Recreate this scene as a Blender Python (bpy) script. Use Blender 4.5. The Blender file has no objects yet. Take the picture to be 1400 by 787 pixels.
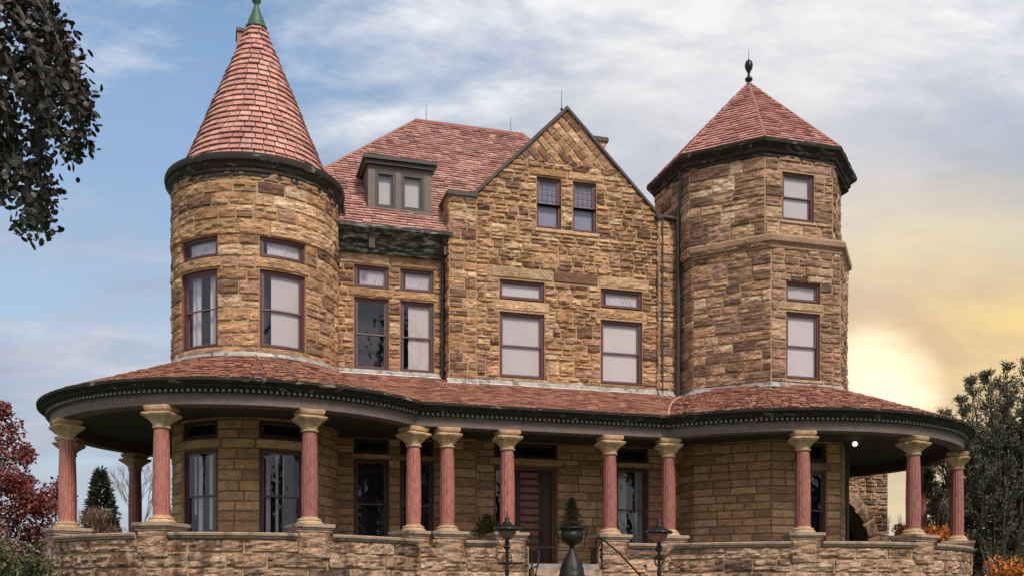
import bpy, bmesh, math, random
from math import sin, cos, pi, radians, sqrt, atan2, asin, acos, hypot
from mathutils import Vector, Matrix, noise

random.seed(11)
S = bpy.context.scene
COL = S.collection
PI = pi

# ------------------------------------------------------------------ camera
cam = bpy.data.cameras.new('camera')
cam.lens = 36.0; cam.sensor_width = 36.0; cam.shift_y = 0.3046
cam.clip_end = 3000; cam.clip_start = 0.1
co = bpy.data.objects.new('camera', cam); COL.objects.link(co)
co.location = (0, 0, 1.6); co.rotation_euler = (radians(90), 0, 0)
S.camera = co

# ------------------------------------------------------------------ view
S.view_settings.view_transform = 'Standard'
S.view_settings.look = 'None'
S.view_settings.exposure = 0.22
S.view_settings.gamma = 1.0
S.view_settings.use_curve_mapping = False

# ------------------------------------------------------------------ key light from the viewer's side
KEY_EL, KEY_AZ = radians(50), radians(150)      # azimuth clockwise from +Y: soft key light added over the viewer's right shoulder
sd = Vector((sin(KEY_AZ) * cos(KEY_EL), cos(KEY_AZ) * cos(KEY_EL), sin(KEY_EL)))
front_key = bpy.data.lights.new('front_key', 'SUN'); front_key.energy = 3.6; front_key.angle = radians(10); front_key.color = (1.0, 0.88, 0.74)
so = bpy.data.objects.new('front_key', front_key); COL.objects.link(so)
so.rotation_euler = sd.to_track_quat('Z', 'Y').to_euler()
so.location = (0, -10, 40)

# ------------------------------------------------------------------ world: Nishita sky under drifting cloud
W = bpy.data.worlds.new('World'); S.world = W; W.use_nodes = True
wt = W.node_tree; wt.nodes.clear()
def WN(t, **k):
    n = wt.nodes.new(t)
    for a, v in k.items(): setattr(n, a, v)
    return n
def wl(a, b): wt.links.new(a, b)
def wmath(op, a, b=None, c=None, clamp=False):
    n = WN('ShaderNodeMath', operation=op); n.use_clamp = clamp
    for i, v in enumerate((a, b, c)):
        if v is None: continue
        if isinstance(v, (int, float)): n.inputs[i].default_value = v
        else: wl(v, n.inputs[i])
    return n.outputs[0]
def wramp(f, stops, interp='LINEAR'):
    n = WN('ShaderNodeValToRGB'); n.color_ramp.interpolation = interp
    e = n.color_ramp.elements
    while len(e) < len(stops): e.new(0.5)
    for i, (p, c) in enumerate(stops):
        e[i].position = p; e[i].color = (c + (1,)) if isinstance(c, tuple) else (c, c, c, 1)
    wl(f, n.inputs[0]); return n.outputs[0]
def wmix(f, a, b, mode='MIX'):
    n = WN('ShaderNodeMix', data_type='RGBA', blend_type=mode)
    if isinstance(f, (int, float)): n.inputs[0].default_value = f
    else: wl(f, n.inputs[0])
    for i, v in ((6, a), (7, b)):
        if isinstance(v, tuple): n.inputs[i].default_value = v + (1,)
        else: wl(v, n.inputs[i])
    return n.outputs[2]
sky = WN('ShaderNodeTexSky', sky_type='NISHITA'); sky.sun_disc = False
sky.sun_elevation = KEY_EL; sky.sun_rotation = KEY_AZ; sky.dust_density = 1.5; sky.ozone_density = 1.2
tc = WN('ShaderNodeTexCoord')
sep = WN('ShaderNodeSeparateXYZ'); wl(tc.outputs['Generated'], sep.inputs[0])
dx, dy, dz = sep.outputs
zz = wmath('ADD', wmath('MAXIMUM', dz, 0.0), 0.22)
cmb = WN('ShaderNodeCombineXYZ')
wl(wmath('DIVIDE', dx, zz), cmb.inputs[0]); wl(wmath('DIVIDE', dy, zz), cmb.inputs[1]); wl(dz, cmb.inputs[2])
mp = WN('ShaderNodeMapping'); mp.inputs['Rotation'].default_value = (0, 0, radians(-32)); mp.inputs['Scale'].default_value = (0.75, 1.25, 1)
mp.inputs['Location'].default_value = (1.3, 0.4, 0)
wl(cmb.outputs[0], mp.inputs[0])
def wnoise(sc, det, rough, dist=0.0, vec=None):
    n = WN('ShaderNodeTexNoise'); n.inputs['Scale'].default_value = sc; n.inputs['Detail'].default_value = det
    n.inputs['Roughness'].default_value = rough; n.inputs['Distortion'].default_value = dist
    wl(vec or mp.outputs[0], n.inputs['Vector']); return n.outputs[0]
n1 = wnoise(0.9, 6, 0.55, 0.25)
n2 = wnoise(3.2, 8, 0.60, 0.25)
n3 = wnoise(1.7, 5, 0.5, 0.4)
def wdot(v):
    n = WN('ShaderNodeVectorMath', operation='DOT_PRODUCT'); wl(tc.outputs['Generated'], n.inputs[0]); n.inputs[1].default_value = Vector(v).normalized()
    return n.outputs['Value']
def wsm(v, a, b, hi=1.0):
    n = WN('ShaderNodeMapRange', interpolation_type='SMOOTHSTEP'); wl(v, n.inputs[0]); n.inputs[1].default_value = a; n.inputs[2].default_value = b; n.inputs[4].default_value = hi
    return n.outputs[0]
def pxdir(x, y): return ((x - 700) / 1400, 1, (820 - y) / 1400)
# clear blue opening high on the left
blue_open = wramp(wdot(pxdir(190, 160)), [(0.94, 0.0), (0.998, 1.0)])
white_open = wramp(wdot(pxdir(800, 170)), [(0.95, 0.0), (0.995, 1.0)])
n4 = wnoise(7.0, 8, 0.62, 0.25)
cover = wmath('ADD', wmath('MULTIPLY', white_open, 0.07), wmath('MULTIPLY', wmath('SUBTRACT', n4, 0.5), 0.38))
cover = wmath('ADD', cover, wmath('SUBTRACT', wmath('ADD', wmath('MULTIPLY', n1, 0.85), wmath('MULTIPLY', n2, 0.60)), wmath('MULTIPLY', blue_open, 0.15)))
cmask = wramp(cover, [(0.52, 0.08), (0.66, 0.62), (0.80, 1.0)])
cloudcol = wramp(wmath('ADD', wmath('MULTIPLY', n3, 0.62), wmath('MULTIPLY_ADD', n4, 0.30, wmath('MULTIPLY', white_open, 0.035))), [(0.38, (0.25, 0.32, 0.44)), (0.47, (0.44, 0.49, 0.58)), (0.58, (0.84, 0.83, 0.84))])
skyb = WN('ShaderNodeVectorMath', operation='SCALE'); wl(sky.outputs[0], skyb.inputs[0]); skyb.inputs['Scale'].default_value = 0.15
skyc = wmix(1.0, skyb.outputs[0], (0.98, 1.10, 1.08), 'MULTIPLY')
c0 = wmix(cmask, skyc, cloudcol)
# low sun behind thin cloud at the right: pale wash, yellow band, white core
g_wide = wramp(wdot(pxdir(1060, 350)), [(0.955, 0.0), (0.985, 0.40), (0.998, 0.65)], 'EASE')
c1 = wmix(wmath('MULTIPLY', g_wide, 0.85), c0, wmix(n2, (0.55, 0.52, 0.54), (0.95, 0.88, 0.82)))
g_gold = wsm(wmath('ADD', wdot(pxdir(1235, 500)), wmath('MULTIPLY', wmath('SUBTRACT', n2, 0.5), 0.018)), 0.979, 0.9955)
lowband = wramp(dz, [(0.05, 0.9), (0.24, 1.0), (0.36, 0.25), (0.45, 0.0)])
streak = wnoise(2.6, 6, 0.6, 0.3, None)
c2 = wmix(wmath('MULTIPLY', wmath('MULTIPLY', g_gold, lowband), 0.95), c1, wmix(wramp(streak, [(0.38, 0.0), (0.62, 1.0)]), (0.78, 0.50, 0.20), (1.04, 0.76, 0.20)))
g_core = wsm(wmath('ADD', wdot(pxdir(1192, 540)), wmath('MULTIPLY', wmath('SUBTRACT', n2, 0.5), 0.0035)), 0.9974, 1.0000)
c3 = wmix(g_core, c2, (1.5, 1.25, .80))
# dusky grey-mauve towards the horizon on the left
hz = wmath('MULTIPLY', wramp(dz, [(0.02, 1.0), (0.30, 0.45), (0.45, 0.0)]), wramp(dx, [(-0.60 * .5 + .5, 1.0), (0.52, 0.25), (0.60, 0.0)]))
c4 = wmix(wmath('MULTIPLY', hz, 0.8), c3, (0.40, 0.41, 0.47))
# the open, brighter half of the sky is behind the viewer
back = wramp(wmath('MULTIPLY_ADD', dy, -0.5, 0.5), [(0.45, 0.0), (0.8, 1.0)])
c5 = wmix(wmath('MULTIPLY', back, 0.75), c4, (0.95, 0.93, 0.95))
bg = WN('ShaderNodeBackground'); wl(c5, bg.inputs[0]); bg.inputs[1].default_value = 1.0
wo = WN('ShaderNodeOutputWorld'); wl(bg.outputs[0], wo.inputs[0])

# ------------------------------------------------------------------ materials
def new_mat(name):
    m = bpy.data.materials.new(name); m.use_nodes = True
    nt = m.node_tree; b = nt.nodes['Principled BSDF']
    return m, nt, b
def node(nt, t, **k):
    n = nt.nodes.new(t)
    for a, v in k.items(): setattr(n, a, v)
    return n
def tex_noise(nt, vec, sc, det=5, rough=.6, dist=0.):
    n = node(nt, 'ShaderNodeTexNoise'); n.inputs['Scale'].default_value = sc; n.inputs['Detail'].default_value = det
    n.inputs['Roughness'].default_value = rough; n.inputs['Distortion'].default_value = dist
    nt.links.new(vec, n.inputs['Vector']); return n.outputs[0]
def mapping(nt, scale=(1, 1, 1), rot=(0, 0, 0)):
    t = node(nt, 'ShaderNodeTexCoord'); m = node(nt, 'ShaderNodeMapping'); m.inputs['Scale'].default_value = scale; m.inputs['Rotation'].default_value = rot
    nt.links.new(t.outputs['Object'], m.inputs[0]); return m.outputs[0]
def ramp(nt, f, stops):
    n = node(nt, 'ShaderNodeValToRGB'); e = n.color_ramp.elements
    while len(e) < len(stops): e.new(.5)
    for i, (p, c) in enumerate(stops):
        e[i].position = p; e[i].color = (c + (1,)) if isinstance(c, tuple) else (c, c, c, 1)
    nt.links.new(f, n.inputs[0]); return n.outputs[0]
def mixc(nt, f, a, b, mode='MIX'):
    n = node(nt, 'ShaderNodeMix', data_type='RGBA', blend_type=mode)
    if isinstance(f, (int, float)): n.inputs[0].default_value = f
    else: nt.links.new(f, n.inputs[0])
    for i, v in ((6, a), (7, b)):
        if isinstance(v, tuple): n.inputs[i].default_value = v + (1,)
        else: nt.links.new(v, n.inputs[i])
    return n.outputs[2]
def bump(nt, b, h, strength=.4, dist=.02, chain=None):
    n = node(nt, 'ShaderNodeBump'); n.inputs['Strength'].default_value = strength; n.inputs['Distance'].default_value = dist
    nt.links.new(h, n.inputs['Height'])
    if chain is not None: nt.links.new(chain, n.inputs['Normal'])
    nt.links.new(n.outputs[0], b.inputs['Normal']); return n.outputs[0]

def stone_mat(name, streak=.55, bstr=.8, stain=.6, vert=False):
    m, nt, b = new_mat(name)
    a = node(nt, 'ShaderNodeAttribute', attribute_name='tint')
    v1 = mapping(nt, (1, 1, 3.6)); v2 = mapping(nt, (1, 1, 1.0))
    s1 = tex_noise(nt, v1, 3.2, 7, .68, .8)
    vein = ramp(nt, s1, [(.30, .35), (.43, .85), (.58, 1.25), (.76, 1.6)])
    c = mixc(nt, streak, a.outputs['Color'], vein, 'MULTIPLY')
    s2 = tex_noise(nt, mapping(nt, (1, 1, 2.6)), 5.5, 7, .66, 1.3); ck = ramp(nt, s2, [(.45, 1.), (.49, .14), (.507, .22), (.54, 1.)])
    c = mixc(nt, streak * .8, c, ck, 'MULTIPLY')
    g = ramp(nt, tex_noise(nt, v2, 28, 4, .7), [(.25, .72), (.75, 1.25)])
    c = mixc(nt, .7, c, g, 'MULTIPLY')
    st_v = mapping(nt, (1, 1, .35)) if vert else v2
    st = ramp(nt, tex_noise(nt, st_v, .9 if not vert else 2.2, 7, .66, .5), [(.50, 0.), (.68, 1.)] if not vert else [(.46, 0.), (.60, 1.)])
    f = node(nt, 'ShaderNodeMath', operation='MULTIPLY'); nt.links.new(st, f.inputs[0]); f.inputs[1].default_value = stain
    c = mixc(nt, f.outputs[0], c, mixc(nt, 1., c, (.30, .25, .21), 'MULTIPLY'))
    hs = node(nt, 'ShaderNodeHueSaturation'); hs.inputs['Saturation'].default_value = 1.0; nt.links.new(c, hs.inputs['Color'])
    nt.links.new(hs.outputs[0], b.inputs['Base Color']); b.inputs['Roughness'].default_value = .92
    n1 = bump(nt, b, tex_noise(nt, v1, 6, 8, .72, .6), bstr, .05)
    bump(nt, b, tex_noise(nt, v2, 40, 4, .7), .35, .01, n1)
    return m
M = {}
M['stone'] = stone_mat('rock_faced_sandstone', .85, .95, .55)
M['ashlar'] = stone_mat('smooth_sandstone', .6, .5, .35)
M['parapet'] = stone_mat('weathered_sandstone', .8, .8, .95, True)

def tile_mat(name, bstr=.4, rough=.66, moss=.42):
    m, nt, b = new_mat(name)
    a = node(nt, 'ShaderNodeAttribute', attribute_name='tint')
    v = mapping(nt)
    g = ramp(nt, tex_noise(nt, v, 14, 5, .65), [(.28, .66), (.72, 1.22)])
    c = mixc(nt, .8, a.outputs['Color'], g, 'MULTIPLY')
    s = ramp(nt, tex_noise(nt, v, 1.1, 6, .65, .4), [(.50, 0.), (.72, 1.)])
    f = node(nt, 'ShaderNodeMath', operation='MULTIPLY'); nt.links.new(s, f.inputs[0]); f.inputs[1].default_value = moss
    fine = ramp(nt, tex_noise(nt, v, 5, 6, .7, .3), [(.30, .74), (.55, 1.05), (.75, 1.16)]); c = mixc(nt, 1., c, fine, 'MULTIPLY')
    c = mixc(nt, f.outputs[0], c, (.13, .07, .06))
    nt.links.new(c, b.inputs['Base Color']); b.inputs['Roughness'].default_value = rough
    bump(nt, b, tex_noise(nt, v, 22, 5, .6), bstr, .012)
    return m
M['tile'] = tile_mat('clay_roof_tile')
M['shingle'] = tile_mat('weathered_clay_shingle', .8, .75, .5)

def plain(name, col, rough=.6, metal=0., var=.35, sc=9, bstr=.25, spec=.5, col2=None, stretch=(1, 1, 1), thr=(.55, .72)):
    m, nt, b = new_mat(name); v = mapping(nt, stretch)
    nz = tex_noise(nt, v, sc, 5, .62, .3)
    g = ramp(nt, nz, [(.25, 1 - var), (.75, 1 + var)])
    c = mixc(nt, 1., col, g, 'MULTIPLY')
    if col2:
        c = mixc(nt, ramp(nt, tex_noise(nt, v, sc * .55, 7, .7, .6), [(thr[0], 0.), (thr[1], 1.)]), c, col2)
    nt.links.new(c, b.inputs['Base Color']); b.inputs['Roughness'].default_value = rough; b.inputs['Metallic'].default_value = metal
    b.inputs['Specular IOR Level'].default_value = spec
    if bstr: bump(nt, b, nz, bstr, .01)
    return m
M['frame'] = plain('maroon_painted_wood', (.075, .022, .024), .5, sc=14)
M['sash'] = plain('purple_brown_sash', (.12, .065, .075), .5, sc=14)
M['dark_wood'] = plain('dark_trim_paint', (.028, .024, .023), .55, sc=12)
M['dormer'] = plain('grey_brown_dormer_paint', (.105, .082, .078), .6, sc=10)
M['cornice'] = plain('weathered_dark_cornice', (.022, .019, .016), .75, spec=.25, sc=5, col2=(.22, .205, .175), stretch=(1, 1, 3), thr=(.57, .66))
M['cornice_green'] = plain('flaking_green_black_paint', (.024, .030, .026), .7, spec=.3, sc=4.5, col2=(.26, .29, .25), stretch=(1, 1, 4), thr=(.50, .62))
M['frieze'] = plain('brown_grey_frieze_paint', (.115, .082, .074), .65, sc=6, col2=(.06, .065, .055), stretch=(1, 1, 2))
M['dentil'] = plain('pale_worn_dentil', (.13, .125, .11), .6, sc=8)
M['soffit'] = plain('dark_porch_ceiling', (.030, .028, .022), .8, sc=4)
M['copper'] = plain('green_copper', (.035, .085, .05), .55, sc=14, col2=(.02, .03, .025), metal=.2)
M['iron'] = plain('black_iron', (.018, .018, .018), .38, metal=.6, sc=30, col2=(.16, .16, .16), thr=(.62, .7))
M['bronze'] = plain('dark_green_bronze', (.016, .019, .017), .5, metal=.5, sc=16, bstr=.6, col2=(.06, .075, .065), thr=(.58, .72))
M['granite'] = plain('polished_red_granite', (.31, .115, .092), .45, sc=24, var=.35, bstr=.12, col2=(.17, .055, .045), stretch=(1, 1, .3), thr=(.52, .66))
M['buff'] = plain('buff_carved_limestone', (.47, .32, .19), .8, sc=9, var=.28, bstr=.5, col2=(.17, .11, .065), thr=(.52, .70))
M['cap'] = plain('grey_buff_coping', (.31, .225, .17), .85, sc=5, var=.35, bstr=.5, col2=(.10, .085, .07), thr=(.52, .66))
M['coping'] = plain('dark_slate_coping', (.055, .045, .04), .75, sc=7, var=.4)
M['flash'] = plain('pale_lead_flashing', (.29, .28, .275), .5, metal=.2, sc=7, var=.35, col2=(.09, .085, .08), thr=(.50, .62))
M['ridge'] = plain('red_ridge_tile', (.26, .105, .085), .65, sc=16, var=.35)
M['under'] = plain('roof_underlay', (.045, .025, .022), .9)
M['mortar'] = plain('tan_mortar', (.34, .235, .14), .95, sc=20)
M['door'] = plain('varnished_mahogany', (.26, .09, .06), .38, sc=6, var=.45, stretch=(1, 1, .2), bstr=.1)
M['door_dark'] = plain('dark_mahogany', (.045, .016, .012), .4, sc=6, var=.4)
M['blind'] = plain('pale_roller_blind', (.43, .395, .41), .8, sc=1.5, var=.07, bstr=0)
M['curtain'] = plain('white_net_curtain', (.46, .44, .47), .85, sc=6, var=.18, bstr=.1)
M['blue_blind'] = plain('blue_grey_blind', (.17, .175, .27), .8, sc=2, var=.15, bstr=0)
M['lace'] = plain('lace_blind', (.42, .38, .42), .85, sc=26, var=.25, bstr=.1, col2=(.22, .20, .22), thr=(.56, .6))
M['interior'] = plain('dark_room', (.012, .011, .012), .9, bstr=0)  # darkness of unlit rooms put into the colour
M['floor'] = plain('grey_floor_paint', (.22, .20, .19), .7, sc=4)
M['bark'] = plain('bark', (.075, .055, .042), .95, sc=14, var=.5, bstr=.7, stretch=(1, 1, .3))
M['pot'] = plain('terracotta_pot', (.16, .09, .06), .8)
M['path'] = plain('gravel_path', (.30, .26, .21), .95, sc=60, var=.4, bstr=.6)
def vary(m, lo=.8, hi=1.12):
    nt = m.node_tree; b = nt.nodes['Principled BSDF']; l = b.inputs['Base Color'].links[0]; src = l.from_socket
    oi = node(nt, 'ShaderNodeObjectInfo'); mr = node(nt, 'ShaderNodeMapRange'); mr.inputs['To Min'].default_value = lo; mr.inputs['To Max'].default_value = hi
    nt.links.new(oi.outputs['Random'], mr.inputs[0]); nt.links.new(mixc(nt, 1., src, mr.outputs[0], 'MULTIPLY'), b.inputs['Base Color'])
for k_ in ('granite', 'buff', 'blind', 'curtain'): vary(M[k_], .78 if k_ != 'blind' else .88, 1.12)
def glass_mat():
    m, nt, b = new_mat('window_glass'); nt.nodes.remove(b)
    out = [n for n in nt.nodes if n.type == 'OUTPUT_MATERIAL'][0]
    tr = node(nt, 'ShaderNodeBsdfTransparent'); tr.inputs[0].default_value = (.93, .93, .94, 1)
    gl = node(nt, 'ShaderNodeBsdfGlossy'); gl.inputs['Roughness'].default_value = .02; gl.inputs[0].default_value = (.9, .9, 1, 1)
    v = mapping(nt); bp = node(nt, 'ShaderNodeBump'); bp.inputs['Strength'].default_value = .45; bp.inputs['Distance'].default_value = .02
    nt.links.new(tex_noise(nt, v, 2.2, 2, .5), bp.inputs['Height']); nt.links.new(bp.outputs[0], gl.inputs['Normal'])
    fr = node(nt, 'ShaderNodeFresnel'); fr.inputs[0].default_value = 1.5
    ad = node(nt, 'ShaderNodeMath', operation='MULTIPLY_ADD'); nt.links.new(fr.outputs[0], ad.inputs[0]); ad.inputs[1].default_value = 1.3; ad.inputs[2].default_value = .0
    ge = node(nt, 'ShaderNodeNewGeometry'); iv = node(nt, 'ShaderNodeMath', operation='SUBTRACT'); iv.inputs[0].default_value = 1.; nt.links.new(ge.outputs['Backfacing'], iv.inputs[1])
    ml = node(nt, 'ShaderNodeMath', operation='MULTIPLY'); nt.links.new(ad.outputs[0], ml.inputs[0]); nt.links.new(iv.outputs[0], ml.inputs[1])
    mx = node(nt, 'ShaderNodeMixShader'); nt.links.new(ml.outputs[0], mx.inputs[0]); nt.links.new(tr.outputs[0], mx.inputs[1]); nt.links.new(gl.outputs[0], mx.inputs[2])
    nt.links.new(mx.outputs[0], out.inputs[0]); return m
M['glass'] = glass_mat()
def emit(name, col, s):
    m, nt, b = new_mat(name); b.inputs['Base Color'].default_value = col + (1,); b.inputs['Emission Color'].default_value = col + (1,); b.inputs['Emission Strength'].default_value = s
    return m
M['bulb'] = emit('lit_globe', (1, .93, .8), 1.2)
M['flame'] = emit('warm_lamp', (1, .55, .28), 2.5)
def leaf_mat(name, c1, c2, rough=.55, trans=.25):
    m, nt, b = new_mat(name)
    a = node(nt, 'ShaderNodeAttribute', attribute_name='tint')
    c = mixc(nt, a.outputs['Fac'], c1, c2)
    nt.links.new(c, b.inputs['Base Color']); b.inputs['Roughness'].default_value = rough
    if trans:
        out = [n for n in nt.nodes if n.type == 'OUTPUT_MATERIAL'][0]
        t = node(nt, 'ShaderNodeBsdfTranslucent'); nt.links.new(c, t.inputs[0])
        mx = node(nt, 'ShaderNodeMixShader'); mx.inputs[0].default_value = trans
        nt.links.new(b.outputs[0], mx.inputs[1]); nt.links.new(t.outputs[0], mx.inputs[2]); nt.links.new(mx.outputs[0], out.inputs[0])
    return m
M['leaf_dark'] = leaf_mat('dark_glossy_leaf', (.007, .007, .005), (.036, .026, .019), .5, .05)
M['leaf_red'] = leaf_mat('red_autumn_leaf', (.09, .016, .014), (.28, .06, .045), .6)
M['leaf_orange'] = leaf_mat('orange_autumn_leaf', (.34, .11, .025), (.78, .30, .06), .6, .35)
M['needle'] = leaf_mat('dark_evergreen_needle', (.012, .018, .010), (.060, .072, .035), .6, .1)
M['needle_dusk'] = leaf_mat('grey_green_needle', (.022, .027, .015), (.14, .14, .085), .6, .1)
M['leaf_green'] = leaf_mat('olive_green_leaf', (.022, .034, .012), (.13, .14, .05), .5, .2)
M['leaf_brown'] = leaf_mat('russet_brown_leaf', (.075, .04, .025), (.27, .15, .10), .7, .2)
M['twig'] = plain('pale_twig', (.16, .13, .14), .9, bstr=0)

# ------------------------------------------------------------------ mesh builder
class MB:
    def __init__(s): s.v = []; s.f = []; s.c = []; s.any = False
    def quadgrid(s, pts, nx, nz, col=None, closed=False):
        base = len(s.v); s.v += pts
        for j in range(nz):
            for i in range(nx):
                a = base + j * (nx + 1) + i
                s.f.append((a, a + 1, a + nx + 2, a + nx + 1)); s.c.append(col or (1, 1, 1))
    def face(s, pts, col=None):
        b = len(s.v); s.v += [tuple(p) for p in pts]; s.f.append(tuple(range(b, b + len(pts)))); s.c.append(col or (1, 1, 1))
    def box(s, x0, x1, y0, y1, z0, z1, col=None, nx=1):
        for i in range(nx):
            a = x0 + (x1 - x0) * i / nx; c = x0 + (x1 - x0) * (i + 1) / nx
            s.face([(a, y0, z0), (c, y0, z0), (c, y0, z1), (a, y0, z1)], col)
            s.face([(c, y1, z0), (a, y1, z0), (a, y1, z1), (c, y1, z1)], col)
            s.face([(a, y0, z1), (c, y0, z1), (c, y1, z1), (a, y1, z1)], col)
            s.face([(a, y1, z0), (c, y1, z0), (c, y0, z0), (a, y0, z0)], col)
        s.face([(x0, y1, z0), (x0, y0, z0), (x0, y0, z1), (x0, y1, z1)], col)
        s.face([(x1, y0, z0), (x1, y1, z0), (x1, y1, z1), (x1, y0, z1)], col)
    def lathe(s, prof, seg=32, phase=0., cx=0, cy=0, col=None, a0=0., a1=2 * PI, rad=None):
        base = len(s.v); n = len(prof)
        full = abs(a1 - a0 - 2 * PI) < 1e-6; m = seg if full else seg + 1
        for j in range(m):
            t = phase + a0 + (a1 - a0) * j / seg
            for i, (r, z) in enumerate(prof):
                rr = r if rad is None else rad(r, z, t)
                s.v.append((cx + rr * cos(t), cy + rr * sin(t), z))
        for j in range(seg):
            k = (j + 1) % m
            for i in range(n - 1):
                s.f.append((base + j * n + i, base + k * n + i, base + k * n + i + 1, base + j * n + i + 1)); s.c.append(col or (1, 1, 1))
    def tube(s, pts, r, seg=8, col=None, cap=True):
        pts = [Vector(p) for p in pts]; rs = r if isinstance(r, (list, tuple)) else [r] * len(pts)
        base = len(s.v); up = Vector((.13, .21, .97)).normalized()
        for i, p in enumerate(pts):
            t = (pts[min(i + 1, len(pts) - 1)] - pts[max(i - 1, 0)]).normalized()
            x = t.cross(up)
            if x.length < .15: x = t.cross(Vector((1, .1, 0)))
            x.normalize(); y = t.cross(x)
            for k in range(seg):
                a = 2 * PI * k / seg; q = p + (x * cos(a) + y * sin(a)) * rs[i]; s.v.append(tuple(q))
        for i in range(len(pts) - 1):
            for k in range(seg):
                k2 = (k + 1) % seg
                s.f.append((base + i * seg + k, base + i * seg + k2, base + (i + 1) * seg + k2, base + (i + 1) * seg + k)); s.c.append(col or (1, 1, 1))
        if cap:
            s.f.append(tuple(base + k for k in range(seg))); s.c.append(col or (1, 1, 1))
            s.f.append(tuple(base + (len(pts) - 1) * seg + k for k in range(seg))); s.c.append(col or (1, 1, 1))
    def sweep(s, rails, closed=False, col=None, ends=True):
        """rails: list over profile points, each a list of 3-D points along the run"""
        n = len(rails); m = len(rails[0]); base = len(s.v)
        for r in rails: s.v += [tuple(p) for p in r]
        for i in range(n - 1):
            for j in range(m - 1 if not closed else m):
                k = (j + 1) % m
                s.f.append((base + i * m + j, base + i * m + k, base + (i + 1) * m + k, base + (i + 1) * m + j)); s.c.append(col or (1, 1, 1))
        if ends and not closed:
            for j in (0, m - 1):
                s.f.append(tuple(base + i * m + j for i in range(n))); s.c.append(col or (1, 1, 1))
    def bend(s, R):
        s.v = [((R - y) * sin(x / R), R - (R - y) * cos(x / R), z) for x, y, z in s.v]
        return s
    def xform(s, loc=(0, 0, 0), rz=0.):
        c, n = cos(rz), sin(rz)
        s.v = [(x * c - y * n + loc[0], x * n + y * c + loc[1], z + loc[2]) for x, y, z in s.v]; return s
    def mesh(s, name, mat, smooth=False):
        me = bpy.data.meshes.new(name); me.from_pydata(s.v, [], s.f); me.validate(verbose=False)
        if len(me.polygons) == len(s.c):
            at = me.attributes.new('tint', 'FLOAT_COLOR', 'FACE')
            buf = []
            for c in s.c: buf += [c[0], c[1], c[2], 1.0]
            at.data.foreach_set('color', buf)
        if isinstance(mat, str): mat = M[mat]
        me.materials.append(mat)
        if smooth: me.polygons.foreach_set('use_smooth', [True] * len(me.polygons))
        me.update(); return me
    def build(s, name, mat, parent=None, loc=(0, 0, 0), rz=0., smooth=False, fix=False, weld=False):
        me = s.mesh(name, mat, smooth)
        if fix or weld:
            bm = bmesh.new(); bm.from_mesh(me)
            if weld: bmesh.ops.remove_doubles(bm, verts=bm.verts, dist=1e-4)
            bmesh.ops.recalc_face_normals(bm, faces=bm.faces); bm.to_mesh(me); bm.free()
        o = bpy.data.objects.new(name, me); COL.objects.link(o)
        o.location = loc; o.rotation_euler = (0, 0, rz)
        if parent: o.parent = parent
        return o
def smooth_by_angle(o, deg=40):
    me = o.data; me.polygons.foreach_set('use_smooth', [True] * len(me.polygons))
    me.set_sharp_from_angle(angle=radians(deg)); return o
def tag(o, label=None, cat=None, group=None, kind=None):
    for k, v in (('label', label), ('category', cat), ('group', group), ('kind', kind)):
        if v: o[k] = v
    return o
def empty(name, loc, rz=0., label=None, cat=None, group=None):
    o = bpy.data.objects.new(name, None); COL.objects.link(o); o.location = loc; o.rotation_euler = (0, 0, rz); o.empty_display_size = .3
    return tag(o, label, cat, group)
def clone(o, parent=None, loc=None, rz=None):
    c = o.copy(); COL.objects.link(c)
    if parent is not None: c.parent = parent
    if loc is not None: c.location = loc
    if rz is not None: c.rotation_euler = (0, 0, rz)
    for ch in [x for x in bpy.data.objects if x.parent is o]:
        clone(ch, c)
    return c
def part_label(o, t): o['label'] = t; return o

# building frame: x along the facade, y away from the viewer, origin on the round tower's axis
TH = radians(16.4); OX, OY = -7.36, 29.49
def LW(a, b, z=0.): return Vector((OX + a * cos(TH) - b * sin(TH), OY + a * sin(TH) + b * cos(TH), z))

# ------------------------------------------------------------------ paths (outward side is on the right of travel)
class Line:
    def __init__(s, p, q): s.p = p; s.q = q; s.L = hypot(q[0] - p[0], q[1] - p[1])
    def at(s, t):
        f = t / s.L; dx = (s.q[0] - s.p[0]) / s.L; dy = (s.q[1] - s.p[1]) / s.L
        return (s.p[0] + (s.q[0] - s.p[0]) * f, s.p[1] + (s.q[1] - s.p[1]) * f), (dy, -dx)
class Arc:
    def __init__(s, c, R, a0, a1): s.c = c; s.R = R; s.a0 = a0; s.a1 = a1; s.L = R * abs(a1 - a0)
    def at(s, t):
        a = s.a0 + (s.a1 - s.a0) * t / s.L
        return (s.c[0] + s.R * cos(a), s.c[1] + s.R * sin(a)), (cos(a), sin(a))
class Path:
    def __init__(s, segs): s.segs = segs; s.br = [0.]; [s.br.append(s.br[-1] + g.L) for g in segs]; s.L = s.br[-1]
    def at(s, t):
        for i, g in enumerate(s.segs):
            if t <= s.br[i + 1] + 1e-9 or i == len(s.segs) - 1:
                return g.at(t - s.br[i])
    def P(s, t, z, d):
        (x, y), (nx, ny) = s.at(t); return (x + nx * d, y + ny * d, z)
def poly_path(P, closed=True):
    n = len(P); return Path([Line(P[i], P[(i + 1) % n]) for i in range(n if closed else n - 1)])

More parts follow.
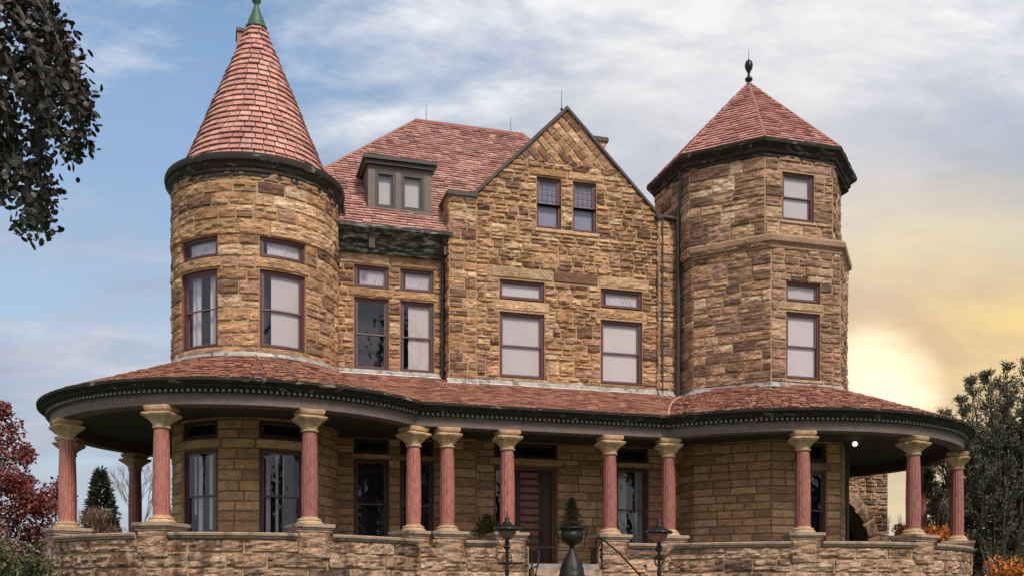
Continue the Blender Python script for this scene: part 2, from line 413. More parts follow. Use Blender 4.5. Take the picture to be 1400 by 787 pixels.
RL, RR, CRX, BF = 5.22, 6.05, 16.24, -3.53
A_START, A_END = radians(95), radians(52)
def porch_segs(d):
    rl, rr, bf = RL + d, RR + d, BF - d
    t1 = 2 * PI - asin(-bf / rl)
    x1 = sqrt(rl * rl - bf * bf); t2 = PI + asin(-bf / rr); x2 = CRX - sqrt(rr * rr - bf * bf)
    return [Arc((0, 0), rl, A_START, t1), Line((x1, bf), (x2, bf)), Arc((CRX, 0), rr, t2, 2 * PI + A_END)]
def porch_rail(d, z, n=(96, 12, 96)):
    out = []
    for g, k in zip(porch_segs(d), n):
        for i in range(k + 1):
            if i == 0 and out: continue
            (x, y), _ = g.at(g.L * i / k); out.append((x, y, z))
    return out

# ------------------------------------------------------------------ masonry
PAL_TAN = [((.43, .285, .155), 5), ((.36, .225, .115), 4), ((.50, .36, .215), 3), ((.27, .165, .09), 3), ((.17, .10, .062), 2), ((.37, .235, .16), 2), ((.56, .43, .28), 1)]
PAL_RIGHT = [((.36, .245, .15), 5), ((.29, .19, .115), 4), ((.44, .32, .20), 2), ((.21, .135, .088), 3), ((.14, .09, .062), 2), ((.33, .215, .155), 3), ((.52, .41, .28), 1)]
PAL_ASH = [((.50, .34, .18), 5), ((.44, .29, .15), 4), ((.56, .40, .23), 3), ((.35, .23, .125), 2)]
PAL_PAR = [((.38, .275, .19), 5), ((.32, .225, .15), 4), ((.43, .33, .235), 3), ((.27, .19, .13), 2), ((.16, .115, .085), 1)]
WARM = (1.17, 1.05, 1.06)
PAL_ROCK_IDS = set()
def pick(pal):
    if pal in (PAL_TILE, PAL_TILE2): return tuple(x * y * random.uniform(.95, 1.05) for y, x in zip((1.04, 1.14, 1.18), random.choices([c for c, _ in pal], [w for _, w in pal])[0]))
    t = random.uniform(0, sum(w for _, w in pal))
    for c, w in pal:
        t -= w
        if t <= 0: break
    k = random.uniform(.88, 1.12); w = WARM if c[0] < .60 and c[2] / c[0] > .30 and pal is not PAL_TILE and pal is not PAL_TILE2 and pal is not PAL_SH else (1, 1, 1)
    return tuple(min(.8, x * k * y) for x, y in zip(c, w))
class Style:
    def __init__(s, h, w, pal, amp=.035, prot=.03, cell=.055, tall=.12, split=.15, joint=.008, jit=.35):
        s.h = h; s.w = w; s.pal = pal; s.amp = amp; s.prot = prot; s.cell = cell; s.tall = tall; s.split = split; s.joint = joint; s.jit = jit
def stone(mb, path, sa, sb, za, zb, st, d0=0., lim=None, prot=None, amp=None, col=None):
    j = st.joint; sa += j; sb -= j; za += j; zb -= j
    if sb - sa < .03 or zb - za < .03: return
    prot = st.prot if prot is None else prot; amp = st.amp if amp is None else amp
    prot = prot + random.uniform(-.35, .35) * st.prot
    bw = min(.022, (sb - sa) * .2, (zb - za) * .2)
    nx = max(2, int(round((sb - sa) / st.cell))); nz = max(2, int(round((zb - za) / st.cell)))
    us = [sa] + [sa + bw + (sb - sa - 2 * bw) * i / (nx - 1 if nx > 1 else 1) for i in range(nx)] + [sb]
    vs = [za] + [za + bw + (zb - za - 2 * bw) * i / (nz - 1 if nz > 1 else 1) for i in range(nz)] + [zb]
    off = random.uniform(0, 100); pts = []; tx, tz = random.uniform(-.2, .2), random.uniform(-.35, .35)
    for iz, z in enumerate(vs):
        for ix, u in enumerate(us):
            uu = u
            if lim:
                l, r = lim(z); uu = min(max(u, l), r)
            edge = ix in (0, len(us) - 1) or iz in (0, len(vs) - 1)
            if edge: d = -.012
            else:
                nn = noise.noise(Vector((u * 4.0 + off, z * 12.0, off))) + .55 * noise.noise(Vector((u * 9, z * 26 + off, off)))
                fx = (u - sa) / (sb - sa); fz = (z - za) / (zb - za)
                bulge = (4 * fx * (1 - fx)) ** .5 * (4 * fz * (1 - fz)) ** .5
                d = prot + amp * (nn * .9 + .5 * (bulge - .5) + tx * (fx - .5) + tz * (fz - .5))
                d = max(d, .004)
                uu += random.uniform(-1, 1) * st.cell * .12 if amp > .012 else 0
            pts.append(path.P(uu, z, d + d0))
    mb.quadgrid(pts, len(us) - 1, len(vs) - 1, col or pick(st.pal))
def masonry(mb, back, path, s0, s1, z0, z1, st, openings=(), slots=(), bands=(), lim=None, reveal=.22, d0=0., back_thick=None):
    """openings: (s0,s1,z0,z1); slots: explicit stones (s0,s1,z0,z1,prot,amp[,colour]); bands: (z0,z1,width,prot,amp)"""
    E = {round(z0, 3), round(z1, 3)}
    for o in openings: E |= {round(o[2], 3), round(o[3], 3)}
    for o in slots: E |= {round(o[2], 3), round(o[3], 3)}
    for o in bands: E |= {round(o[0], 3), round(o[1], 3)}
    E = sorted(e for e in E if z0 - 1e-6 <= e <= z1 + 1e-6)
    F = [E[0]]
    for e in E[1:]:
        if e - F[-1] > .045: F.append(e)
    F[-1] = z1
    rows = []
    for a, b in zip(F[:-1], F[1:]):
        band = next((q for q in bands if q[0] - .03 <= a and b <= q[1] + .03), None)
        if band: rows.append((a, b, band)); continue
        n = max(1, int(round((b - a) / (random.uniform(*st.h)))))
        hs = [random.uniform(1 - st.jit, 1 + st.jit) for _ in range(n)]; t = sum(hs); z = a
        for h in hs:
            rows.append((z, z + h / t * (b - a), None)); z += h / t * (b - a)
    carry = []
    for ri, (a, b, band) in enumerate(rows):
        zm = (a + b) / 2
        l, r = (s0, s1) if not lim else (min(lim(a)[0], lim(b)[0]), max(lim(a)[1], lim(b)[1]))
        hard = [(o[0], o[1]) for o in list(openings) if o[2] < zm < o[3]]
        soft = [(o[0], o[1]) for o in list(slots) if o[2] < zm < o[3]] + carry
        def free(bl):
            bl = sorted(bl); out = []; x = l
            for p, q in bl:
                if p > x: out.append((x, min(p, r)))
                x = max(x, q)
            if x < r: out.append((x, r))
            return [(p, q) for p, q in out if q - p > .01]
        for p, q in free(hard):                                   # mortar face
            brk = [t for t in path.br if p < t < q]; xs = [p] + brk + [q]
            for x0, x1 in zip(xs[:-1], xs[1:]):
                k = max(1, int((x1 - x0) / .2)); pts = []
                for z in (a, b):
                    for i in range(k + 1):
                        u = x0 + (x1 - x0) * i / k
                        if lim: u = min(max(u, lim(z)[0]), lim(z)[1])
                        e = 1e-4 if i == 0 else (-1e-4 if i == k else 0)
                        pts.append(path.P(u + e, z, d0))
                back.quadgrid(pts, k, 1)
        nxt = []
        for p, q in free(hard + soft):
            brk = [t for t in path.br if p + .02 < t < q - .02]; xs = [p] + brk + [q]
            for x0, x1 in zip(xs[:-1], xs[1:]):
                x = x0
                while x < x1 - 1e-6:
                    w = random.uniform(*st.w) if not band else random.uniform(band[2] * .7, band[2] * 1.3)
                    if x1 - (x + w) < st.w[0] * .7: w = x1 - x
                    y = x + w; zt = b
                    if band: stone(mb, path, x, y, a, b, st, d0, lim, band[3], band[4])
                    else:
                        if not lim and random.random() < st.tall and ri + 1 < len(rows) and not rows[ri + 1][2] and rows[ri + 1][1] - a < .55:
                            nb = rows[ri + 1][1]; zz_ = (b + nb) / 2
                            if not any(o[2] < zz_ < o[3] and o[0] < y and o[1] > x for o in list(openings) + list(slots)):
                                zt = nb; nxt.append((x, y))
                        if zt == b and b - a > .2 and random.random() < st.split:
                            m_ = a + (b - a) * random.uniform(.4, .6)
                            stone(mb, path, x, y, a, m_, st, d0, lim); xm = x + w * random.uniform(.3, .7)
                            if w > .5: stone(mb, path, x, xm, m_, b, st, d0, lim); stone(mb, path, xm, y, m_, b, st, d0, lim)
                            else: stone(mb, path, x, y, m_, b, st, d0, lim)
                        else: stone(mb, path, x, y, a, zt, st, d0, lim)
                    x = y
        carry = nxt
    for o in slots:
        stone(mb, path, o[0], o[1], o[2], o[3], st, d0, lim, o[4], o[5], o[6] if len(o) > 6 else None)
    for p, q, a, b in openings:                                   # stone reveals round each opening
        c = pick(st.pal); k = max(1, int((q - p) / .25))
        for s_ in (p, q):
            mb.face([path.P(s_, a, d0 + .005), path.P(s_, b, d0 + .005), path.P(s_, b, d0 - reveal), path.P(s_, a, d0 - reveal)], c)
        for z in (a, b):
            pts = []
            for d in (.005, -reveal):
                for i in range(k + 1): pts.append(path.P(p + (q - p) * i / k, z, d0 + d))
            mb.quadgrid(pts, k, 1, c)

# ------------------------------------------------------------------ tiles
PAL_TILE = [((.46, .205, .165), 6), ((.41, .175, .145), 5), ((.50, .24, .195), 3), ((.34, .14, .12), 1.5), ((.47, .27, .19), .2)]
PAL_TILE2 = [((.48, .25, .21), 6), ((.43, .21, .18), 5), ((.53, .29, .24), 3), ((.35, .16, .15), 1.2), ((.55, .35, .27), .4)]
PAL_SH = [((.44, .215, .15), 6), ((.38, .175, .125), 5), ((.49, .265, .185), 4), ((.24, .09, .08), 2), ((.50, .28, .21), 1), ((.19, .085, .085), 1)]
def tile(mb, f, s0, s1, t0, t1, th, col, g=.008):
    s0 += g; s1 -= g; h1 = th * 1.5; h0 = th * .35
    a, b = f(s0, t0, h1), f(s1, t0, h1); c, d = f(s1, t1, h0), f(s0, t1, h0)
    a2, b2 = f(s0, t0, h1 * .52), f(s1, t0, h1 * .52); c2, d2 = f(s1, t1, -th * .3), f(s0, t1, -th * .3)
    i = len(mb.v); mb.v += [a, b, c, d, a2, b2, c2, d2]
    for q in ((0, 1, 2, 3), (4, 5, 1, 0), (5, 6, 2, 1), (7, 4, 0, 3)):
        mb.f.append(tuple(i + k for k in q)); mb.c.append(col)
def tile_rows(mb, f, L, pitch, w, lim, pal, th=.022, wj=.12, tj=.0, g=.008, rw=None):
    n = max(1, int(round(L / pitch))); p = L / n
    for j in range(n):
        t0, t1 = j * p, min((j + 1) * p + p * .12, L)
        l, r = lim(j * p + p * .4); ww = w if rw is None else rw(t0)
        if r - l < ww * .3: continue
        x = l - random.uniform(0, ww) if False else l + (-ww * .5 if j % 2 else 0)
        while x < r - ww * .1:
            y = x + ww * random.uniform(1 - wj, 1 + wj)
            a = max(x, l); b = min(y, r)
            if b - a > ww * .15: tile(mb, f, a, b, t0 + random.uniform(-tj, tj), t1, th * random.uniform(.8, 1.3), pick(pal), g)
            x = y
def plane_f(o, u, v, n):
    o, u, v, n = map(Vector, (o, u, v, n)); return lambda s, t, h: tuple(o + u * s + v * t + n * h)

# ================================================================== GROUND (below the frame of the photograph)
def struct(name, mb, mat, **k):
    o = mb.build(name, mat, **k); o['kind'] = 'structure'; return o
g = MB(); g.face([(-900, -300, 0), (900, -300, 0), (900, 1500, 0), (-900, 1500, 0)])
struct('lawn', g, plain('lawn_grass', (.05, .085, .025), .9, sc=3, var=.45, bstr=.5))
g = MB(); g.box(6.9, 9.2, -27, -10.9, .0, .012)
struct('path', g, 'path', loc=(OX, OY, 0), rz=TH)

# ================================================================== MANSION
mansion = empty('mansion', (OX, OY, 0), TH, 'sandstone mansion with a conical round tower, stone gable, octagonal tower and wraparound columned porch', 'mansion')
def part(mb, name, mat, **k): return mb.build(name, mat, mansion, **k)
Z_CEIL, Z_FL = 6.5, 2.6

# ---- round tower
RT = 2.29
rt_path = Path([Arc((0, 0), RT, radians(90), radians(450))])
def rs(deg): return RT * (radians(deg % 360) - radians(90)) if deg % 360 >= 90 else RT * (radians(deg % 360 + 360) - radians(90))
T_W = [(-151.5, -118.4), (-90.3, -57.8)]
T_BACK = [(150, 180)]
ops = []; slots = []
for a0, a1 in T_W:
    s0, s1 = rs(a0), rs(a1)
    ops += [(s0, s1, 8.36, 10.42), (s0, s1, 10.76, 11.30)]
    slots += [(s0 - .12, s1 + .12, 10.44, 10.74, .045, .03), (s0 - .1, s1 + .1, 8.16, 8.34, .07, .01)]
up = Style((.30, .36), (.38, .85), PAL_TAN, amp=.042, prot=.034, tall=.05, split=.06, jit=.12, joint=.013)
mb, bk = MB(), MB()
masonry(mb, bk, rt_path, 0, rt_path.L, 8.0, 13.05, up, ops, slots, bands=[(11.32, 11.74, 1.9, .06, .05)])
ash = Style((.25, .27), (.45, .80), PAL_ASH, amp=.020, prot=.020, cell=.10, tall=0, split=0, joint=.009, jit=.06)
bk2 = MB()
mb2 = MB(); ops2 = []; slots2 = []
for a0, a1 in T_W:
    s0, s1 = rs(a0), rs(a1)
    ops2 += [(s0, s1, 3.15, 5.66), (s0, s1, 5.93, 6.42)]
    slots2 += [(s0 - .1, s1 + .1, 5.67, 5.92, .03, .008)]
masonry(mb2, bk2, rt_path, 0, rt_path.L, 0, 8.0, ash, ops2, slots2)
o = part(mb, 'tower_wall', 'stone'); part_label(o, 'round tower upper wall of rock-faced sandstone')
o = part(mb2, 'tower_wall', 'ashlar'); part_label(o, 'round tower lower wall of smooth ashlar behind the porch')
MORT = bk

# ---- window factory -------------------------------------------------------
def window(w, h, kind, parent=None, loc=(0, 0, 0), rz=0., bend=None, sill=True, frame='frame', fw=.085, rec=.07):
    """kind: blind / curtain / dark / half / lace / transom_* / lattice; frame front face stands rec behind the wall face"""
    nx = 6 if bend else 1; y = rec
    def done(m): return m.bend(bend) if bend else m
    f = MB(); W2 = w / 2
    f.box(-W2 - .01, -W2 + fw, y, y + .10, 0, h, nx=1); f.box(W2 - fw, W2 + .01, y, y + .10, 0, h)
    f.box(-W2 + fw, W2 - fw, y, y + .10, h - fw, h + .005, nx=nx); f.box(-W2 + fw, W2 - fw, y, y + .10, -.005, fw * .9, nx=nx)
    win = done(f).build('window', frame, parent or mansion, loc, rz)
    i0, i1 = -W2 + fw, W2 - fw; z0, z1 = fw * .9, h - fw; tran = kind.startswith('transom')
    s = MB(); sw = .038 if not tran else .03
    def sash(a, b, c, d, yy):
        s.box(a, a + sw, yy, yy + .035, c, d); s.box(b - sw, b, yy, yy + .035, c, d)
        s.box(a + sw, b - sw, yy, yy + .035, c, c + sw, nx=nx); s.box(a + sw, b - sw, yy, yy + .035, d - sw, d, nx=nx)
    gl = MB()
    def pane(a, b, c, d, yy):
        for k in range(nx): gl.face([(a + (b - a) * k / nx, yy, c), (a + (b - a) * (k + 1) / nx, yy, c), (a + (b - a) * (k + 1) / nx, yy, d), (a + (b - a) * k / nx, yy, d)])
    if tran or kind == 'fixed':
        sash(i0, i1, z0, z1, y + .035); pane(i0 + sw, i1 - sw, z0 + sw, z1 - sw, y + .055)
    else:
        zm = z0 + (z1 - z0) * .5
        sash(i0, i1, zm - .02, z1, y + .03); sash(i0, i1, z0, zm + .03, y + .066)
        pane(i0 + sw, i1 - sw, zm, z1 - sw, y + .048); pane(i0 + sw, i1 - sw, z0 + sw, zm, y + .085)
        if kind == 'lattice':
            for k in range(1, 4):
                x = i0 + (i1 - i0) * k / 4; s.box(x - .006, x + .006, y + .036, y + .058, zm + .02, z1 - sw)
            for k in range(1, 4):
                z = zm + (z1 - zm) * k / 4; s.box(i0 + sw, i1 - sw, y + .038, y + .056, z - .006, z + .006)
    done(s).build('sash', 'sash' if frame != 'dark_wood' else 'dark_wood', win)
    done(gl).build('pane', 'glass', win)
    def cloth(x0, x1, c, d, yy, amp, n, fall=0.):
        q = MB(); pts = []; ph = random.uniform(0, 6)
        for z, k in ((c, 1), (c + (d - c) * .35, 1), (c + (d - c) * .7, .9), (d, .75)):
            for i in range(n + 1):
                u = i / n; x = x0 + (x1 - x0) * u
                x = x + (1 - k) * 0 + fall * (1 - (z - c) / (d - c)) * (u if fall < 0 else 1 - u) * -1 * 0
                pts.append((x, yy + amp * k * sin(u * n * .9 + ph) + amp * .4 * sin(u * n * 2.1), z))
        q.quadgrid(pts, n, 3); return q
    k = kind.replace('transom_', '')
    if k in ('blind', 'lattice'):
        bm_ = 'blind' if k == 'blind' else 'blue_blind'; q = MB(); q.box(i0, i1, y + .10, y + .105, z0, z1, nx=nx); q.box(i0, i1, y + .095, y + .11, z1 - .09, z1, nx=nx)
        done(q).build('blind', bm_, win)
    elif k == 'lace':
        q = MB(); q.box(i0 + (i1 - i0) * .12, i1, y + .10, y + .105, z0, z1 - .02, nx=nx); done(q).build('blind', 'lace', win)
    elif k == 'half':
        q = MB(); q.box(i0 + (i1 - i0) * .22, i1, y + .10, y + .105, z0, z1, nx=nx); done(q).build('blind', 'blind', win)
    elif k == 'curtain':
        q = cloth(i0 + .02, i0 + (i1 - i0) * .40, z0, z1, y + .2, .022, 14); q2 = cloth(i0 + (i1 - i0) * .72, i1 - .02, z0, z1, y + .2, .022, 9)
        n0 = len(q.v); q.v += q2.v; q.f += [tuple(i + n0 for i in ff) for ff in q2.f]; q.c += q2.c
        done(q).build('curtain', 'curtain', win, smooth=True)
    elif k == 'drapes':
        q = MB()
        for u0, u1, c0 in random.choice((((.10, .22, .02), (.36, .44, .0), (.56, .60, .45)), ((.12, .18, .30), (.30, .46, .0), (.66, .78, .12)))):
            q2 = cloth(i0 + (i1 - i0) * u0, i0 + (i1 - i0) * u1, z0 + c0 * (z1 - z0), z1 - .06, y + .2, .018, 6)
            n0 = len(q.v); q.v += q2.v; q.f += [tuple(i + n0 for i in ff) for ff in q2.f]; q.c += q2.c
        done(q).build('curtain', 'curtain', win, smooth=True)
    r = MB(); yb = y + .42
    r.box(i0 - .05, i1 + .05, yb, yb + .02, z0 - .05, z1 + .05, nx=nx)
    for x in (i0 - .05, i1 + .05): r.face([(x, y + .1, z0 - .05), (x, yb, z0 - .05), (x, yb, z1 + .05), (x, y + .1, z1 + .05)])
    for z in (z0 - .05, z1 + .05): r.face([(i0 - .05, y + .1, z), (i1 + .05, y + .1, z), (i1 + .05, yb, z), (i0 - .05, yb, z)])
    done(r).build('unlit_room_box', 'interior', win)  # near-black box stands in for the unlit room behind the glass
    return win
def tower_window(a0, a1, z0, z1, kind):
    am = radians((a0 + a1) / 2); w = RT * radians(abs(a1 - a0))
    return window(w, z1 - z0, kind, loc=(RT * cos(am), RT * sin(am), z0), rz=am + PI / 2, bend=RT)
def flat_window(a0, a1, b, z0, z1, kind, rz=0., **k):
    return window(a1 - a0, z1 - z0, kind, loc=((a0 + a1) / 2, b, z0), rz=rz, **k)
tower_window(*T_W[0], 8.36, 10.42, 'curtain'); tower_window(*T_W[0], 10.76, 11.30, 'transom_lace')
tower_window(*T_W[1], 8.36, 10.42, 'half'); tower_window(*T_W[1], 10.76, 11.30, 'transom_lace')
for t in T_W:
    tower_window(*t, 3.15, 5.66, 'drapes'); tower_window(*t, 5.93, 6.42, 'transom_dark')

# ---- round tower cornice and spire
mb = MB(); mb.lathe([(2.20, 12.86), (2.33, 12.86), (2.33, 12.96), (2.36, 12.98), (2.36, 13.06), (2.42, 13.12), (2.44, 13.20), (2.50, 13.24), (2.52, 13.34), (2.50, 13.42), (2.44, 13.44), (2.36, 13.38), (1.9, 13.36)], 96)
o = part(mb, 'tower_cornice', 'cornice'); smooth_by_angle(o, 35)
CZ0, CR0, CZ1, CR1 = 13.32, 2.14, 18.05, .22
csl = hypot(CZ1 - CZ0, CR0 - CR1)
def cone_f(s, t, h):
    f = t / csl; r = CR0 + (CR1 - CR0) * f; nz = (CR0 - CR1) / csl; nr = (CZ1 - CZ0) / csl
    r2 = r + h * nr; return (r2 * cos(s), r2 * sin(s), CZ0 + (CZ1 - CZ0) * f + h * nz)
mb = MB(); mb.lathe([(CR0, CZ0), (CR1, CZ1)], 64, col=(.07, .04, .035))
n = int(csl / .195); p = csl / n
for j in range(n):
    t0 = j * p; r = CR0 + (CR1 - CR0) * (t0 / csl); k = max(7, int(round(2 * PI * r / .30))); off = random.uniform(0, 2 * PI)
    for i in range(k):
        a0 = off + 2 * PI * i / k; a1 = off + 2 * PI * (i + 1) / k; gg = .014 / max(r, .2)
        tile(mb, cone_f, a0, a1, t0 + random.uniform(-.006, .006), min(t0 + p * 1.12, csl), .048 * random.uniform(.85, 1.2), pick(PAL_TILE), gg)
o = part(mb, 'tower_roof', 'tile'); part_label(o, 'tall conical red tiled spire on the round tower')
under_cols = None
mb = MB(); mb.lathe([(.0, 18.02), (.30, 17.98), (.31, 18.06), (.27, 18.10), (.25, 18.18), (.19, 18.34), (.12, 18.52), (.07, 18.66), (.06, 18.74), (.12, 18.80), (.13, 18.86), (.06, 18.92), (.05, 19.02), (.085, 19.10), (.085, 19.16), (.03, 19.24), (.018, 19.7), (.0, 20.0)], 24)
o = part(mb, 'finial', 'copper', smooth=True); part_label(o, 'green copper finial on the cone')
mb = MB(); mb.box(-.48, -.20, 2.3, 2.9, 15.5, 19.12, (.30, .12, .10)); mb.box(-.51, -.17, 2.25, 2.95, 19.12, 19.22, (.08, .04, .04))
part(mb, 'chimney', 'tile')
mb = MB(); mb.lathe([(0, 8.0), (2.25, 8.0)], 48); part(mb, 'tower_floor', 'interior'); mb = MB(); mb.lathe([(0, 12.9), (2.25, 12.9)], 48); part(mb, 'tower_floor', 'interior')

# ---- recess wall between round tower and gable
BR = .2
rp = Path([Line((2.0, BR), (5.75, BR))])
def ra(a): return a - 2.0
R_W = [(2.83, 3.87), (4.22, 5.25)]
ops = []; slots = []
for a0, a1 in R_W:
    ops += [(ra(a0), ra(a1), 8.50, 10.64), (ra(a0), ra(a1), 10.94, 11.60)]
slots += [(ra(2.66), ra(4.0), 10.66, 10.92, .04, .03), (ra(4.02), ra(5.42), 10.66, 10.92, .04, .03), (ra(2.4), ra(3.9), 11.62, 11.96, .035, .02), (ra(3.92), ra(5.6), 11.62, 11.96, .035, .015),
          (ra(2.72), ra(3.98), 8.32, 8.48, .06, .008), (ra(4.1), ra(5.36), 8.32, 8.48, .06, .008)]
st = Style((.17, .22), (.3, .62), PAL_TAN, amp=.05, prot=.035, tall=.15, split=.1)
mb = MB()
masonry(mb, bk, rp, 0, rp.L, 8.0, 12.3, st, ops, slots)
mb2 = MB(); ops2 = []; slots2 = []
for a0, a1 in R_W:
    ops2 += [(ra(a0), ra(a1), 3.15, 5.83), (ra(a0), ra(a1), 6.0, 6.44)]; slots2.append((ra(a0) - .1, ra(a1) + .1, 5.84, 5.99, .03, .008))
masonry(mb2, bk2, rp, 0, rp.L, 0, 8.0, ash, ops2, slots2)
for (a0, a1), k1, k2 in zip(R_W, ('dark', 'half'), ('transom_lace', 'transom_lace')):
    flat_window(a0, a1, BR, 8.50, 10.64, k1); flat_window(a0, a1, BR, 10.94, 11.60, k2)
    flat_window(a0, a1, BR, 3.15, 5.83, 'dark' if k1 == 'dark' else 'dark', frame='frame'); flat_window(a0, a1, BR, 6.0, 6.44, 'transom_dark', frame='dark_wood')
o = part(mb, 'wall', 'stone'); part_label(o, 'recessed upper wall between round tower and gable')
o = part(mb2, 'wall', 'ashlar'); part_label(o, 'recessed lower wall beside the round tower')

# ---- gable wall with its two corner piers
BG = -.3
GL, GR = 6.43, 12.41
APX, APZ, SHZ = 9.36, 16.80, 13.82
gp = Path([Line((GL, BG), (GR, BG))])
def ga(a): return a - GL
def glim(z):
    if z <= SHZ: return (0, GR - GL)
    f = (z - SHZ) / (APZ - SHZ); return (ga(APX) * f, (GR - GL) + (ga(APX) - (GR - GL)) * f)
G1, G2, G3, G4 = (7.19, 8.63), (10.49, 11.90), (8.38, 9.17), (9.56, 10.34)
ops = [(ga(G1[0]), ga(G1[1]), 8.42, 10.42), (ga(G2[0]), ga(G2[1]), 8.42, 10.42), (ga(G1[0]), ga(G1[1]), 10.82, 11.40), (ga(G2[0]), ga(G2[1]), 10.82, 11.40)]
gops = [(ga(G3[0]), ga(G3[1]), 13.10, 14.65), (ga(G4[0]), ga(G4[1]), 13.10, 14.65)]
LT = (.46, .315, .19)
slots = [(ga(G1[0]) - .15, ga(G1[1]) + .15, 10.46, 10.78, .03, .02), (ga(G2[0]) - .15, ga(G2[1]) + .15, 10.46, 10.78, .03, .035),
         (ga(6.9), ga(8.9), 11.44, 11.80, .03, .01, LT), (ga(8.92), ga(10.4), 11.44, 11.80, .03, .015), (ga(10.42), ga(12.1), 11.44, 11.80, .03, .025),
         (ga(G1[0]) - .12, ga(G1[1]) + .12, 8.27, 8.40, .06, .006), (ga(G2[0]) - .12, ga(G2[1]) + .12, 8.27, 8.40, .06, .006)]
sg = Style((.15, .20), (.26, .62), PAL_TAN, amp=.062, prot=.036, tall=.14, split=.2, joint=.011, jit=.42)
mb = MB()
masonry(mb, bk, gp, 0, gp.L, 8.0, SHZ, sg, ops + [(a, b, c, min(d, SHZ)) for a, b, c, d in gops], slots + [(ga(G3[0]) - .1, ga(G4[1]) + .1, 12.93, 13.08, .06, .008)])
masonry(mb, bk, gp, 0, gp.L, SHZ, 15.12, sg, [(a, b, SHZ, d) for a, b, c, d in gops], [(ga(G3[0]) - .25, ga(G3[1]) + .18, 14.67, 14.92, .04, .02), (ga(G4[0]) - .18, ga(G4[1]) + .25, 14.67, 14.92, .04, .02)], lim=glim)
# diagonal set stones in the gable point
dia = MB(); q = .235; r2 = sqrt(.5)
class DP:                                        # a path turned through 45 degrees in the wall's plane
    br = []
    def P(s, u, v, d): return (APX + (u - v) * r2, BG - d, 15.1 + (u + v) * r2)
dst = Style((.2, .2), (.2, .4), PAL_TAN, amp=.03, prot=.03, cell=.07)
for i in range(-8, 12):
    j = -8 + (i % 2)
    while j < 14:
        ln = random.choice((1, 2, 2)); u0, v0 = i * q, j * q
        cx, cz = (u0 - v0) * r2, (u0 + v0) * r2
        if -.5 < cz < 1.9 and abs(cx) < 2.2: stone(dia, DP(), u0, u0 + q, v0, v0 + ln * q, dst)
        j += ln
me = dia.mesh('tmp', 'stone'); bm = bmesh.new(); bm.from_mesh(me)
def cut(co_, no_):
    bmesh.ops.bisect_plane(bm, geom=bm.verts[:] + bm.edges[:] + bm.faces[:], plane_co=co_, plane_no=no_, clear_outer=True)
cut((0, 0, 15.12), (0, 0, -1))
sl = Vector((APX - GL, 0, APZ - SHZ)); cut((GL, BG, SHZ), Vector((-sl.z, 0, sl.x)))
sl = Vector((APX - GR, 0, APZ - SHZ)); cut((GR, BG, SHZ), Vector((sl.z, 0, -sl.x)))
at = bm.faces.layers.float_color.get('tint')
for f in bm.faces: mb.face([tuple(v.co) for v in f.verts], tuple(f[at])[:3])
bm.free(); bpy.data.meshes.remove(me)
bk.face([(APX + (x - APX), BG, 15.12) for x in (GL + ga(APX) * .4363, GR - (GR - APX) * .4363)] + [(APX, BG, APZ)])
o = part(mb, 'gable_wall', 'stone'); part_label(o, 'tall front gable wall with diagonal stones in its point')
for (a0, a1), k1, k2 in ((G1, 'blind', 'transom_blind'), (G2, 'blind', 'transom_lace')):
    flat_window(a0, a1, BG, 8.42, 10.42, k1, fw=.09); flat_window(a0, a1, BG, 10.82, 11.40, k2, fw=.09)
for a0, a1 in (G3, G4): flat_window(a0, a1, BG, 13.10, 14.65, 'lattice', fw=.07)
# piers
sp = Style((.26, .34), (.34, .60), PAL_TAN, amp=.045, prot=.03, tall=0, split=.1, joint=.010, jit=.2)
BP = BG - .13
for a0, a1, zt in ((5.59, 6.43, 13.72), (12.41, 13.16, 13.72)):
    pp = poly_path([(a0, 1.2), (a0, BP), (a1, BP), (a1, BG + .05)], closed=False)
    mb = MB(); masonry(mb, bk, pp, 0, pp.L, 8.0, zt, sp)
    o = part(mb, 'pier', 'stone')
    mb = MB(); mb.box(a0 - .07, a1 + .02, BP - .08, 1.4, zt, zt + .12); mb.box(a0 - .04, a1 + .01, BP - .05, 1.4, zt - .06, zt)
    part(mb, 'pier_cap', 'coping')
# coping on the gable slopes
mb = MB()
for ax, sg_ in ((GL, 1), (GR, -1)):
    p0 = Vector((ax - .06 * sg_, 0, SHZ + .02)); p1 = Vector((APX, 0, APZ + .05)); t = (p1 - p0).normalized(); nrm = Vector((-t.z * sg_, 0, t.x * sg_)) if sg_ > 0 else Vector((-t.z * -1, 0, t.x * -1))
    if nrm.z < 0: nrm = -nrm
    ext = .0
    A0, A1 = p0, p1 + t * .03
    pr = [(-.09, -.03), (-.09, .045), (-.03, .07), (.42, .07), (.42, -.03)]
    rails = [[tuple(A0 + nrm * h + Vector((0, BG + y, 0))), tuple(Vector((APX, 0, 0)) + Vector((0, BG + y, APZ + .05 + h / max(nrm.z, .3))))] for y, h in pr]
    mb.sweep(rails + [rails[0]])
part(mb, 'gable_coping', 'coping', fix=True)
